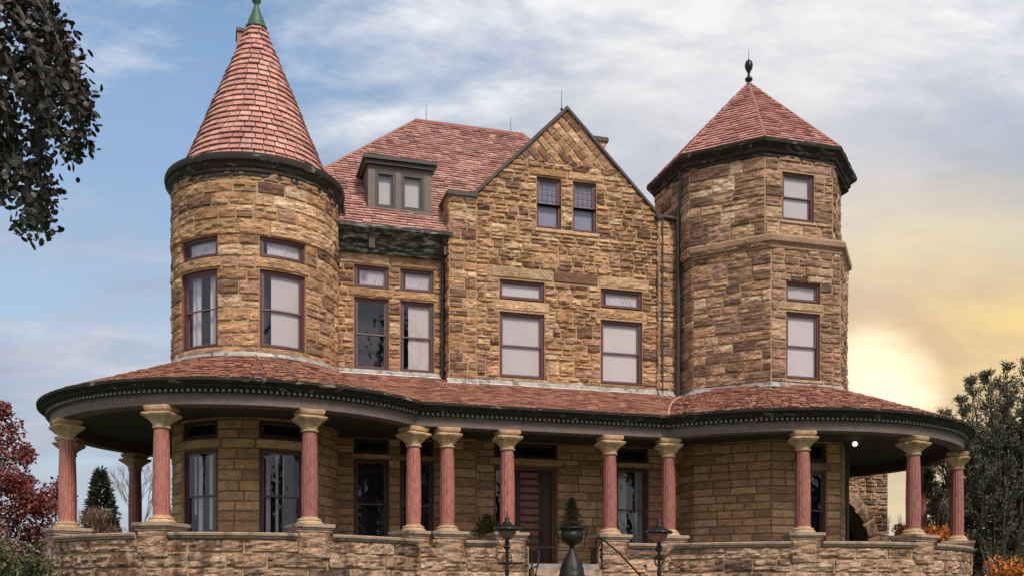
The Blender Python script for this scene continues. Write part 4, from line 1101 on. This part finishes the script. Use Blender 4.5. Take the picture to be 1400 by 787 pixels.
# coping between the pedestals
mb = MB(); pc = Path(porch_segs(0)); prof = [(-.14, 3.06), (.44, 3.06), (.44, 3.10), (.49, 3.12), (.50, 3.17), (.46, 3.195), (-.14, 3.195), (-.14, 3.06)]
gaps = []
for x, y, _ in colpos:
    best = min((hypot(pc.at(s_ / 20)[0][0] - x, pc.at(s_ / 20)[0][1] - y), s_ / 20) for s_ in range(int(pc.L * 20)))
    gaps.append((best[1] - .40, best[1] + .40))
xa = porch_segs(0)[1].p[0]; gaps.append((pc.br[1] + 7.0 - xa - .5, pc.br[1] + 9.02 - xa + .3)); gaps.sort()
runs = []; x = 0.
for a, b in gaps:
    if a > x: runs.append((x, a))
    x = max(x, b)
runs.append((x, pc.L))
for a, b in runs:
    brs = [a] + [t for t in pc.br if a + .02 < t < b - .02] + [b]
    # sample outward offset rails with true mitres at the corners
    sm = []
    for u0, u1 in zip(brs[:-1], brs[1:]):
        k = max(1, int((u1 - u0) / .15)); sm += [u0 + (u1 - u0) * i / k for i in range(k + 1)]
    rails = []
    for d, z in prof:
        pd_ = porch_segs(d); rr = []
        for u in sm:
            i = 0 if u <= pc.br[1] + 1e-9 else (1 if u <= pc.br[2] + 1e-9 else 2); g0 = pc.segs[i]; lu = u - pc.br[i]
            if i == 1: (xx, yy), _ = g0.at(lu); xx = min(max(xx, pd_[1].p[0]), pd_[1].q[0]); rr.append((xx, BF - d, z))
            else:
                al = g0.a0 + (g0.a1 - g0.a0) * lu / g0.L; al = min(al, pd_[0].a1) if i == 0 else max(al, pd_[2].a0)
                R_ = pd_[i].R; rr.append((g0.c[0] + R_ * cos(al), g0.c[1] + R_ * sin(al), z))
        rails.append(rr)
    q_ = MB(); q_.sweep(rails); part(q_, 'parapet_coping', 'cap', fix=True)
o = part(bk, 'mortar', 'mortar'); o = part(bk2, 'lower_wall_mortar', plain('dark_mortar', (.19, .13, .085), .95, sc=20)); part_label(o, 'dark mortar of the lower walls')

# ---- front steps and landing
mb = MB(); xs0, xs1 = 7.04, 8.98; z = Z_FL; b = BF - .38
for i in range(5):
    mb.box(xs0, xs1, b - .32, b + .02, z - .56, z - .16 * (i + 1) if False else z - .16); z -= .16; b -= .30
zl = z; mb.box(xs0 - .25, xs1 + .25, b - 1.7, b + .03, 0, zl - .16 + .16)
b -= 1.7; z = zl
for i in range(11):
    z2 = z - zl / 11.; mb.box(xs0 - .1, xs1 + .1, b - .30, b + .02, 0, z2) ; z = z2; b -= .29
part(mb, 'front_steps', 'cap')
# porch lamp
mb = MB(); mb.lathe([(0, -.08), (.045, -.068), (.075, -.03), (.08, .0), (.07, .035), (.04, .065), (.03, .08)], 20)
pl_ = part(mb, 'porch_light', 'bulb', loc=(17.42, -3.6, 6.33), smooth=True); part_label(pl_, 'small lit globe under the porch ceiling')
mb = MB(); mb.lathe([(.03, .07), (.045, .075), (.045, .12), (.012, .13), (.012, .13)], 16); mb.build('fitting', 'dark_wood', pl_)

# ================================================================== PORTE COCHERE behind the right porch
pcw = empty('stone_archway', LW(21.2, 4.5), TH, 'rough stone carriage archway with wedge stones beyond the right end of the porch', 'archway')
CZ, RI = 3.4, 2.55
arch = MB(); ab = MB(); sa_ = Style((.22, .28), (.3, .6), PAL_PAR, amp=.06, prot=.04, tall=0, split=.1, joint=.014)
apath = Path([Line((-3.3, 0), (3.38, 0))])
ringw = .55
n = 13
class AP:
    br = []
    def P(s, u, v, d): return (u * cos(v), -d, CZ + u * sin(v))
for i in range(n):
    t0, t1 = PI * i / n, PI * (i + 1) / n
    stone(arch, AP(), RI, RI + ringw, t0 + .005, t1 - .005, Style((.2, .2), (.3, .3), PAL_PAR, amp=.05, prot=.07, cell=.12, joint=.006))
z = 0
while z < 7.2:
    h = random.uniform(.2, .3); zc = z + h / 2
    R2 = RI + ringw - .02
    if zc < CZ: spans = [(-3.3, -RI), (RI, 3.38)]
    elif zc < CZ + R2:
        k = sqrt(max(R2 * R2 - (zc - CZ) ** 2, 0)); spans = [(-3.3, -k), (k, 3.38)]
    else: spans = [(-3.3, 3.38)]
    for a, b_ in spans:
        x = a
        while x < b_ - .02:
            w_ = random.uniform(.3, .65)
            if b_ - x - w_ < .2: w_ = b_ - x
            stone(arch, Path([Line((-3.3, 0), (3.38, 0))]) and apath, x + 3.3, x + w_ + 3.3, z, z + h, sa_); x += w_
    z += h
arch.build('arch_wall', 'parapet', pcw)
# backing block with the arch cut through it
pts = [(-3.3, 0), (-RI, 0)] + [(-RI, CZ)] + [(RI * cos(PI - PI * i / 20), CZ + RI * sin(PI - PI * i / 20)) for i in range(1, 21)] + [(RI, 0), (3.38, 0), (3.38, 7.2), (-3.3, 7.2)]
bm = bmesh.new(); vs = [bm.verts.new((x, .0, zz_)) for x, zz_ in pts]; bm.faces.new(vs)
r_ = bmesh.ops.extrude_face_region(bm, geom=bm.faces[:]); bmesh.ops.translate(bm, verts=[v for v in r_['geom'] if isinstance(v, bmesh.types.BMVert)], vec=(0, .9, 0)); bmesh.ops.recalc_face_normals(bm, faces=bm.faces)
me = bpy.data.meshes.new('arch_core'); bm.to_mesh(me); bm.free(); me.materials.append(M['mortar']); o = bpy.data.objects.new('arch_core', me); COL.objects.link(o); o.parent = pcw
mb = MB(); mb.box(-3.3, 3.2, 5.0, 5.4, 0, 7.2, (.2, .15, .1)); mb.box(-3.3, 3.3, .9, 5.4, 7.2, 7.35, (.2, .15, .1)); mb.box(2.9, 3.3, .9, 5.0, 0, 7.2, (.3, .22, .15)); mb.box(-3.3, -2.9, .9, 5.0, 0, 7.2, (.3, .22, .15)); mb.build('side_wall', 'parapet', pcw)

# ================================================================== LAMP POSTS
def lamp_post(loc, label):
    t = empty('lamp_post', loc, 0, label, 'lamp post', 'iron dish lamp posts flanking the steps')
    m = MB(); m.lathe([(0, 0), (.30, 0), (.30, .12), (.22, .18), (.20, .55), (.12, .70), (.075, .85), (.06, 1.3), (.085, 1.36), (.05, 1.42), (.045, 2.2), (.07, 2.3), (.05, 2.36), (.04, 2.9), (.07, 2.98), (.05, 3.04), (.06, 3.08)], 20); 
    p = m.build('post', 'iron', t, smooth=True)
    for k in range(4):
        a = PI / 4 + k * PI / 2; ca, sa = cos(a), sin(a)
        for z0, s_, fl in ((2.45, 1, 1), (1.9, .9, 1), (2.95, .5, -1)):
            pts = [((.05 + s_ * r0) * ca, (.05 + s_ * r0) * sa, z0 + s_ * zz0 * fl) for r0, zz0 in ((0, 0), (.07, .03), (.12, .10), (.12, .20), (.06, .26), (.02, .21), (.05, .16), (.08, .18))]
            sc = MB(); sc.tube(pts, .014, 6); sc.build('scroll', 'iron', t)
    b = MB(); b.lathe([(.05, 3.05), (.12, 3.06), (.20, 3.12), (.245, 3.22), (.25, 3.26), (.235, 3.265)], 28); b.build('glass_bowl', plain('smoky_lamp_bowl', (.14, .09, .08), .15, var=.2), t, smooth=True)
    b = MB(); b.lathe([(.25, 3.25), (.36, 3.255), (.375, 3.29), (.34, 3.33), (.22, 3.37), (.13, 3.41), (.10, 3.46), (.05, 3.50), (.07, 3.54), (.03, 3.58), (.012, 3.66), (0, 3.72)], 28)
    for k in range(16): 
        a = 2 * PI * k / 16; b.lathe([(0, 3.26), (.028, 3.27), (.03, 3.30), (0, 3.335)], 6, cx=.36 * cos(a), cy=.36 * sin(a))
    b.build('lamp_hood', 'iron', t, smooth=True)
    f_ = MB(); f_.lathe([(0, 3.12), (.05, 3.14), (.06, 3.19), (.03, 3.235), (0, 3.24)], 14); f_.build('bulb', 'flame', t, smooth=True)
    return t
lp = lamp_post(LW(5.49, -7.0), 'black iron lamp post with shallow dish hood left of the front steps')
lp.scale = (.88, .88, 1.0)
lp2 = clone(lp); lp2.location = LW(9.42, -7.0); lp2['label'] = 'black iron lamp post with glowing bulb right of the handrail'
# the right one is lit
for c in [x for x in bpy.data.objects if x.parent is lp2 and x.name.startswith('glass_bowl')]:
    c.data = c.data.copy(); c.data.materials[0] = emit('glowing_amber_bowl', (.13, .045, .03), .25)
for c in [x for x in bpy.data.objects if x.parent is lp and x.name.startswith('bulb')]:
    c.data = c.data.copy(); c.data.materials[0] = M['flash']

# ================================================================== URN with topiary
urn_p = LW(7.41, -6.2)
zb = zl
t = empty('garden_urn', (urn_p.x, urn_p.y, zb), TH, 'dark bronze two-handled urn on a bell-shaped foot in front of the door', 'urn')
m = MB(); m.box(-.36, .36, -.36, .36, 0, .30); m.box(-.42, .42, -.42, .42, .30, .38); m.build('stone_plinth', 'cap', t)
m = MB(); m.lathe([(0, .38), (.40, .38), (.40, .44), (.37, .48), (.36, .60), (.33, .68), (.27, .80), (.19, .92), (.12, 1.03), (.07, 1.12), (.06, 1.18), (.09, 1.20)], 28, rad=lambda r, z, a: r * (1 + .03 * cos(8 * a))); m.build('foot', 'bronze', t, smooth=True)
m = MB(); m.lathe([(.07, 1.18), (.10, 1.21), (.20, 1.26), (.29, 1.34), (.33, 1.42), (.34, 1.50), (.31, 1.54), (.30, 1.58), (.33, 1.62), (.38, 1.65), (.37, 1.68), (.31, 1.66), (.26, 1.60), (0, 1.56)], 32, rad=lambda r, z, a: r * (1 + (.05 * cos(12 * a) if z < 1.45 else 0))); m.build('bowl', 'bronze', t, smooth=True)
for s_ in (-1, 1):
    m = MB(); m.tube([(s_ * x, 0, z) for x, z in ((.30, 1.36), (.40, 1.40), (.47, 1.50), (.485, 1.62), (.45, 1.72), (.39, 1.73), (.36, 1.67), (.38, 1.62), (.41, 1.64))], .024, 8)
    m.tube([(s_ * x, 0, z) for x, z in ((.42, 1.46), (.44, 1.36), (.40, 1.24), (.37, 1.17))], [.022, .018, .014, .006], 8); m.build('handle', 'bronze', t, smooth=True)
t.scale = (.84, .84, .97)
def leaf(mb, p, d, up, L, Wd, tint):
    s = d.cross(up)
    if s.length < 1e-4: s = Vector((1, 0, 0))
    s.normalize(); n = s.cross(d).normalized()
    if L > .3 or not OVAL: mb.face([p, p + d * L * .45 + s * Wd * .5 + n * L * .06, p + d * L, p + d * L * .45 - s * Wd * .5 + n * L * .06], (tint,) * 3)
    else:
        a, b, c = p + d * L * .22 + n * L * .05, p + d * L * .62 + n * L * .07, p + d * L * .9 + n * L * .02
        mb.face([p, a + s * Wd * .42, b + s * Wd * .5, c + s * Wd * .2, c - s * Wd * .2, b - s * Wd * .5, a - s * Wd * .42], (tint,) * 3)
OVAL = False
def rv(): 
    while True:
        v = Vector((random.uniform(-1, 1), random.uniform(-1, 1), random.uniform(-1, 1)))
        if .05 < v.length < 1: return v.normalized()
m = MB()
for i in range(3200):
    h = random.random() ** 1.2; tier = .72 + .45 * abs(sin(h * 17)); r = (.30 * (1 - h) ** .8 + .03) * tier; a = random.uniform(0, 2 * PI); rr = r * sqrt(random.random())
    p = Vector((rr * cos(a), rr * sin(a), h * .82)); d = (Vector((cos(a), sin(a), .7)) + rv() * .7).normalized(); leaf(m, p, d, Vector((0, 0, 1)), .055, .022, random.random() ** 2 * .8)
tp = empty('topiary_plant', (urn_p.x, urn_p.y, zb + 1.52), 0, 'small dark tiered evergreen growing up out of the urn', 'plant')
m.build('foliage', 'needle', tp); m = MB(); m.tube([(0, 0, 0), (0, 0, .85)], [.02, .006], 6); m.build('stem', 'bark', tp)

# ================================================================== HANDRAILS
def handrail(pts, posts, label):
    base = Vector(posts[0]); t = empty('handrail', base, 0, label, 'handrail', 'iron handrails at the front steps')
    m = MB(); m.tube([Vector(p) - base for p in pts], .024, 8); m.build('rail', 'iron', t, smooth=True)
    for i, p in enumerate(posts):
        m = MB(); q_ = Vector(p) - base; zt = min(pts, key=lambda a: (Vector(a).xy - Vector(p).xy).length)[2]
        m.tube([q_, q_ + Vector((0, 0, zt - p[2]))], .022, 8); m.lathe([(.05, 0), (.05, .03), (.022, .05)], 10, cx=q_.x, cy=q_.y); m.build('post', 'iron', t)
    return t
L3 = lambda a, b, z: tuple(LW(a, b, z))
handrail([L3(8.80, -4.25, 3.10), L3(8.78, -4.28, 3.20), L3(8.82, -4.38, 3.29), L3(8.90, -4.55, 3.24), L3(9.0, -4.9, 3.03), L3(9.08, -5.3, 2.82), L3(9.2, -6.3, 2.25), L3(9.25, -7.0, 1.9)], [L3(8.88, -4.5, 2.44), L3(9.22, -6.6, zl)], 'straight black iron handrail sloping down at the right of the steps')
handrail([L3(6.98, -4.05, 3.35), L3(6.98, -4.25, 3.34), L3(6.98, -4.5, 3.2), L3(6.97, -4.75, 3.0), L3(6.95, -4.95, 2.75), L3(6.88, -5.05, 2.5), L3(6.80, -5.1, 2.25)], [L3(6.99, -4.2, 2.44), L3(6.80, -5.12, 0)], 'curved iron handrail bowing down at the left of the steps')

# potted shrub on the porch
pp_ = LW(6.2, -2.5); t = empty('potted_shrub', (pp_.x, pp_.y, Z_FL), 0, 'leafy potted shrub on the porch left of the front door', 'potted plant')
m = MB(); m.lathe([(0, 0), (.16, 0), (.24, .42), (.27, .43), (.27, .48), (.22, .48), (.2, .42), (0, .42)], 20); m.build('pot', 'pot', t)
m = MB()
for i in range(900):
    d = rv(); d.z = abs(d.z) * .9 + .1; p = Vector((0, 0, .75)) + Vector((d.x * .38, d.y * .38, d.z * .62)) * random.random() ** .4; leaf(m, p, (d + rv() * .6).normalized(), Vector((0, 0, 1)), .13, .05, random.random())
m.build('foliage', 'leaf_green', t)

# ================================================================== TREES
def branchy(mb, p, d, L, r, depth, tips, spread=.6, n=3, up=.15, rnd=None):
    d = d.normalized(); q = p + d * L; mid = p + d * L * .5 + rv() * L * .06
    mb.tube([p, mid, q], [r, r * .8, r * .62], 6 if depth > 1 else 4, cap=False)
    tips.append((q, d, depth)); tips.append((mid, d, depth))
    if depth <= 0: return
    for i in range(n):
        dd = (d + rv() * spread + Vector((0, 0, up))).normalized()
        branchy(mb, q if i else q, dd, L * random.uniform(.62, .82), r * .58, depth - 1, tips, spread, n, up)
def blob_leaves(mb, centers, n, rad, L, Wd, tint=lambda p: random.random(), flat=1.):
    for i in range(n):
        c, k = random.choice(centers); v = rv() * rad * k * random.random() ** .5; v.z *= flat
        p = c + v; d = (v.normalized() * .5 + rv()).normalized(); leaf(mb, p, d, rv(), L * random.uniform(.6, 1.3), Wd * random.uniform(.7, 1.2), tint(p))
def WP(x, y, Y): return Vector(((x - 700) / 1400 * Y, Y, 1.6 + (820 - y) / 1400 * Y))

OVAL = True
# overhanging branch, trunk stands left of the frame
base = Vector((-8.2, 11.5, 0)); t = empty('broadleaf_tree', base, 0, 'dark glossy-leaved tree hanging its drooping branches into the upper left', 'tree')
m = MB(); m.tube([(0, 0, 0), (.05, .1, 2), (-.1, 0, 5), (.1, -.1, 8.5), (.2, 0, 11)], [.38, .30, .26, .18, .08], 12)
fl = MB(); rnd = random.Random(5)
strands = [[(-60, -40), (20, -25), (60, 10), (88, 60), (108, 110), (120, 150), (108, 200), (96, 228)], [(-60, 10), (10, 10), (50, 50), (80, 100), (105, 140), (118, 160)],
           [(-60, 60), (-10, 60), (30, 100), (55, 160), (62, 220), (70, 270), (62, 322)], [(-60, 90), (-5, 120), (20, 160), (25, 205), (40, 245), (50, 290), (40, 325)],
           [(-60, -60), (0, -30), (40, 30), (60, 90), (72, 150), (80, 190)], [(-70, 130), (-20, 150), (0, 200), (5, 240), (15, 275)], [(-60, -10), (-20, 30), (10, 90), (40, 120), (70, 130)], [(-60, -90), (10, -60), (40, -20), (70, 30), (95, 80), (104, 120)]]
for s_ in strands:
    for rep in range(3):
        Yd = rnd.uniform(9.2, 12.2); pts = [WP(x - 7 + rnd.uniform(-7, 7), y - 8 + rnd.uniform(-8, 8), Yd + rnd.uniform(-.12, .12)) for x, y in s_]
        m.tube([Vector((.1, -.05, 8.2 - rep * .4))] + [p - base for p in pts], [.07, .035, .025, .018, .014, .011, .009, .007, .005][:len(pts) + 1], 5, cap=False)
        for a, b_ in zip(pts[:-1], pts[1:]):
            k = int((b_ - a).length * 125)
            for i in range(k):
                p = a.lerp(b_, rnd.random()) + Vector((rnd.gauss(0, .06), rnd.gauss(0, .14), rnd.gauss(0, .07)))
                d = (Vector((rnd.uniform(-1, 1), rnd.uniform(-1, 1), rnd.uniform(-1.3, .5)))).normalized()
                leaf(fl, p - base, d, rv(), rnd.uniform(.07, .115), rnd.uniform(.042, .062), rnd.random() ** 2.5)
m.build('trunk', 'bark', t); fl.build('crown', 'leaf_dark', t); OVAL = False

# red tree at the left
base = Vector((-17.6, 33, 0)); t = empty('autumn_tree', base, 0, 'red autumn tree at the left edge behind the porch corner', 'tree')
m = MB(); tips = []; random.seed(3)
for k in range(4): branchy(m, Vector((0, 0, 1.6)), Vector((random.uniform(-.7, .7), random.uniform(-.5, .5), 1)), 2.1, .12, 3, tips, .75, 3, .1)
m.tube([(0, 0, 0), (0, 0, 1.7)], [.24, .18], 10); m.build('trunk', 'bark', t)
fl = MB(); cs_ = []
for i in range(85):
    v = rv() * random.random() ** .33; c = Vector((v.x * 3.1 - .05, v.y * 2.6, 4.7 + v.z * 3.0))
    if c.x > .5 and c.z > 7.9 - 1.05 * c.x: c.z -= 1.6
    cs_.append((c, random.uniform(.5, 1.1)))
cs_ += [(Vector((1.15, 0, 7.7)), .55), (Vector((1.3, .2, 7.1)), .8), (Vector((.5, 0, 8.0)), .9), (Vector((1.9, 0, 6.3)), .6), (Vector((1.1, 0, 6.5)), 1.0), (Vector((.3, 0, 7.3)), .9), (Vector((-.5, .3, 7.0)), 1.), (Vector((1.9, 0, 5.4)), .6), (Vector((-1, 0, 7.7)), .8)]
blob_leaves(fl, cs_, 32000, .60, .13, .085, lambda p: random.random() ** 1.3); fl.build('crown', 'leaf_red', t)

# conical conifer beyond the left porch
def conifer(base, H, R, label, n, mat, name='conifer', top=1.0, seed=1, L=.35, skew=0):
    random.seed(seed); t = empty(name, base, 0, label, 'tree'); m = MB(); m.tube([(0, 0, 0), (0, 0, H * .95)], [.03 * H, .01], 8); m.build('trunk', 'bark', t)
    fl = MB(); nb = int(H * 7)
    for i in range(nb):
        h = (i + random.random()) / nb; z = H * (.04 + .95 * h); r = R * (1 - h) ** .8 * random.uniform(.8, 1.12) + .04 * R; a = random.uniform(0, 2 * PI) 
        for kk in range(max(4, int(n / nb))):
            f_ = random.random() ** .45; an = a + random.gauss(0, .32) + random.choice((0, 2.09, 4.19)); rr = r * f_; p = Vector((rr * cos(an), rr * sin(an), z - rr * .12 + random.gauss(0, .06 * R)))
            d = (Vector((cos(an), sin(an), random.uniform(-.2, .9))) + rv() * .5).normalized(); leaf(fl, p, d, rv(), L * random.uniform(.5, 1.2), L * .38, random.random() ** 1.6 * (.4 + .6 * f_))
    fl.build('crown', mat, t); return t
conifer(Vector((-24.1, 60, 0)), 9.2, 2.2, 'conical dark green conifer seen between the left porch columns', 9000, 'needle', seed=4, L=.32)
conifer(Vector((-21.0, 62, 0)), 7.4, 1.3, 'slim dark shrub-like conifer beside the bare tree at the left porch', 2500, 'needle', seed=5, L=.35)
# russet shrubs
def shrub(base, rx, ry, H, n, label, mat, name='shrub', L=.16, Wd=.08, seed=1, cat='shrub', ups=.6, rag=1.):
    random.seed(seed); t = empty(name, base, 0, label, cat); m = MB(); fl = MB(); tips = []
    for k in range(7): 
        a = random.uniform(0, 2 * PI); d = Vector((cos(a) * .6 * rx, sin(a) * .6 * ry, H)); m.tube([(0, 0, 0), d * .5 + rv() * .1, d * .92], [.05, .03, .01], 5)
    m.build('stems', 'bark', t)
    cs_ = []
    for i in range(62):
        v = rv(); v.z = abs(v.z); v = v * random.random() ** .35; cs_.append((Vector((v.x * rx, v.y * ry, v.z * H * .9)), random.uniform(.5, 1.1)))
    for i in range(n):
        c, k = random.choice(cs_); v = rv() * min(rx, H) * .28 * k * random.random() ** .5 * rag; p = c + v; p.z = max(p.z, .02)
        d = (rv() + Vector((0, 0, ups))).normalized(); leaf(fl, p, d, rv(), L * random.uniform(.6, 1.3), Wd * random.uniform(.7, 1.2), random.random() ** 1.3)
    fl.build('foliage', mat, t); return t
shrub(Vector((-22.6, 55, 0)), 2.5, 1.6, 7.0, 12000, 'shaggy russet-brown bush in front of the distant conifer', 'leaf_brown', L=.35, Wd=.05, seed=7, ups=1.4)
shrub(Vector((-14.2, 27.5, 0)), 1.9, 1.2, 4.0, 9000, 'brownish twiggy bush below the red tree at the left', 'leaf_brown', L=.16, Wd=.05, seed=8)
shrub(Vector((-11.7, 23.5, 0)), 1.7, 1.5, 3.1, 12000, 'olive green leafy bush at the bottom left beside the parapet', 'leaf_green', L=.12, Wd=.07, seed=9)
# bare tree
def bare(base, H, label, seed, spread=.55, depth=5):
    random.seed(seed); t = empty('bare_tree', base, 0, label, 'tree'); m = MB(); tips = []
    m.tube([(0, 0, 0), (0, 0, H * .25)], [H * .018, H * .014], 8); branchy(m, Vector((0, 0, H * .25)), Vector((0, 0, 1)), H * .22, H * .012, depth, tips, spread, 3, .25)
    m.build('trunk', 'twig', t); return t
bare(Vector((-19.6, 54, 0)), 9.3, 'pale leafless tree between the two left porch columns', 12)
bare(Vector((21.2, 56, 0)), 7.6, 'small leafless tree right of the stone archway', 13, depth=4)

# big evergreen at the right: many upswept plumes
random.seed(21); base = Vector((18.3, 37, 0)); t = empty('evergreen_tree', base, 0, 'large dark feathery evergreen with upswept spires at the right edge', 'tree')
m = MB(); m.tube([(0, 0, 0), (.1, 0, 5), (.3, 0, 9)], [.45, .3, .1], 10); fl = MB()
spires = [((1400, 492), 1.0), ((1375, 498), .9), ((1352, 510), .8), ((1330, 522), .9), ((1312, 548), .8), ((1295, 562), .7), ((1280, 600), .8), ((1268, 640), .7), ((1345, 560), 1.), ((1372, 560), 1.), ((1400, 570), 1.), ((1320, 600), 1.), ((1300, 640), .9), ((1345, 630), 1.), ((1380, 640), 1.), ((1320, 680), 1.), ((1360, 700), 1.), ((1400, 700), 1.), ((1330, 730), .8), ((1385, 745), 1.), ((1425, 520), 1.), ((1450, 560), 1.), ((1450, 650), 1.), ((1275, 665), .5), ((1262, 652), .4)]
for _ in range(26):
    xx = random.uniform(1285, 1440); spires.append(((xx, random.uniform(max(510, 640 - (xx - 1275) * 1.05), 740)), .9))
for (x, y), k in spires:
    for rep in range(2):
        Y = 37 + random.uniform(-2.6, 2.6); tip = WP(x + random.uniform(-5, 5), y + random.uniform(-4, 10) * (rep), Y) - base; ln = random.uniform(2.6, 3.6); root = Vector((tip.x * .80 + random.uniform(-.3, .3), tip.y * .6, tip.z - ln)); root.z = max(root.z, .6)
        m.tube([Vector((0, 0, max(.5, root.z - .7))), root, root.lerp(tip, .5), tip], [.07, .045, .03, .008], 5, cap=False)
        nsp = 16
        for j in range(nsp):
            f_ = random.uniform(.05, 1.0); c = root.lerp(tip, f_); a = random.uniform(0, 2 * PI); ll = (1 - f_) ** .7 * 1.0 + .14; bd = Vector((cos(a) * .85, sin(a) * .85, 1.0)).normalized()
            q_ = c + bd * ll; m.tube([c, q_], [.012, .004], 3, cap=False)
            for i in range(60):
                u = random.random(); p = c.lerp(q_, u) + rv() * .17 * random.random(); leaf(fl, p, (bd + rv() * .75).normalized(), rv(), random.uniform(.08, .17), .04, random.random() ** 1.8)
m.build('trunk', 'bark', t); fl.build('crown', 'needle_dusk', t)
# orange shrubs
shrub(Vector((14.0, 34.5, 0)), 1.75, 1.1, 5.3, 12000, 'bright orange autumn bush seen past the stone archway and right-hand columns', 'leaf_orange', L=.16, Wd=.10, seed=14)
shrub(Vector((13.2, 27.5, 0)), 1.1, 1.0, 3.3, 7000, 'orange-leaved bush at the foot of the evergreen in the lower right corner', 'leaf_orange', L=.13, Wd=.08, seed=15)
# dark belt of trees behind the viewer's side garden (what the panes mirror)

random.seed(2)
for i, (a, b, H, R_, lab) in enumerate(((6, -52, 13, 4.2, 'conifer behind the viewer opposite the round tower'), (12.5, -47, 23, 5.0, 'tallest conifer behind the viewer, mirrored dark in the recess window'), (20, -54, 12, 4.5, 'lowest conifer behind the viewer, just right of the tallest one'),
        (28, -50, 14, 4.6, 'broad conifer behind the viewer, fourth from the left of its row'), (37, -53, 12.5, 4.5, 'conifer behind the viewer, second from the right end of its row'), (46, -50, 13, 4.8, 'conifer behind the viewer at the right end of its row'))):
    p = LW(a, b); conifer(Vector((p.x, p.y, 0)), H, R_, lab, 5000, 'needle', seed=30 + i, L=1.0)['group'] = 'conifers behind the viewer'
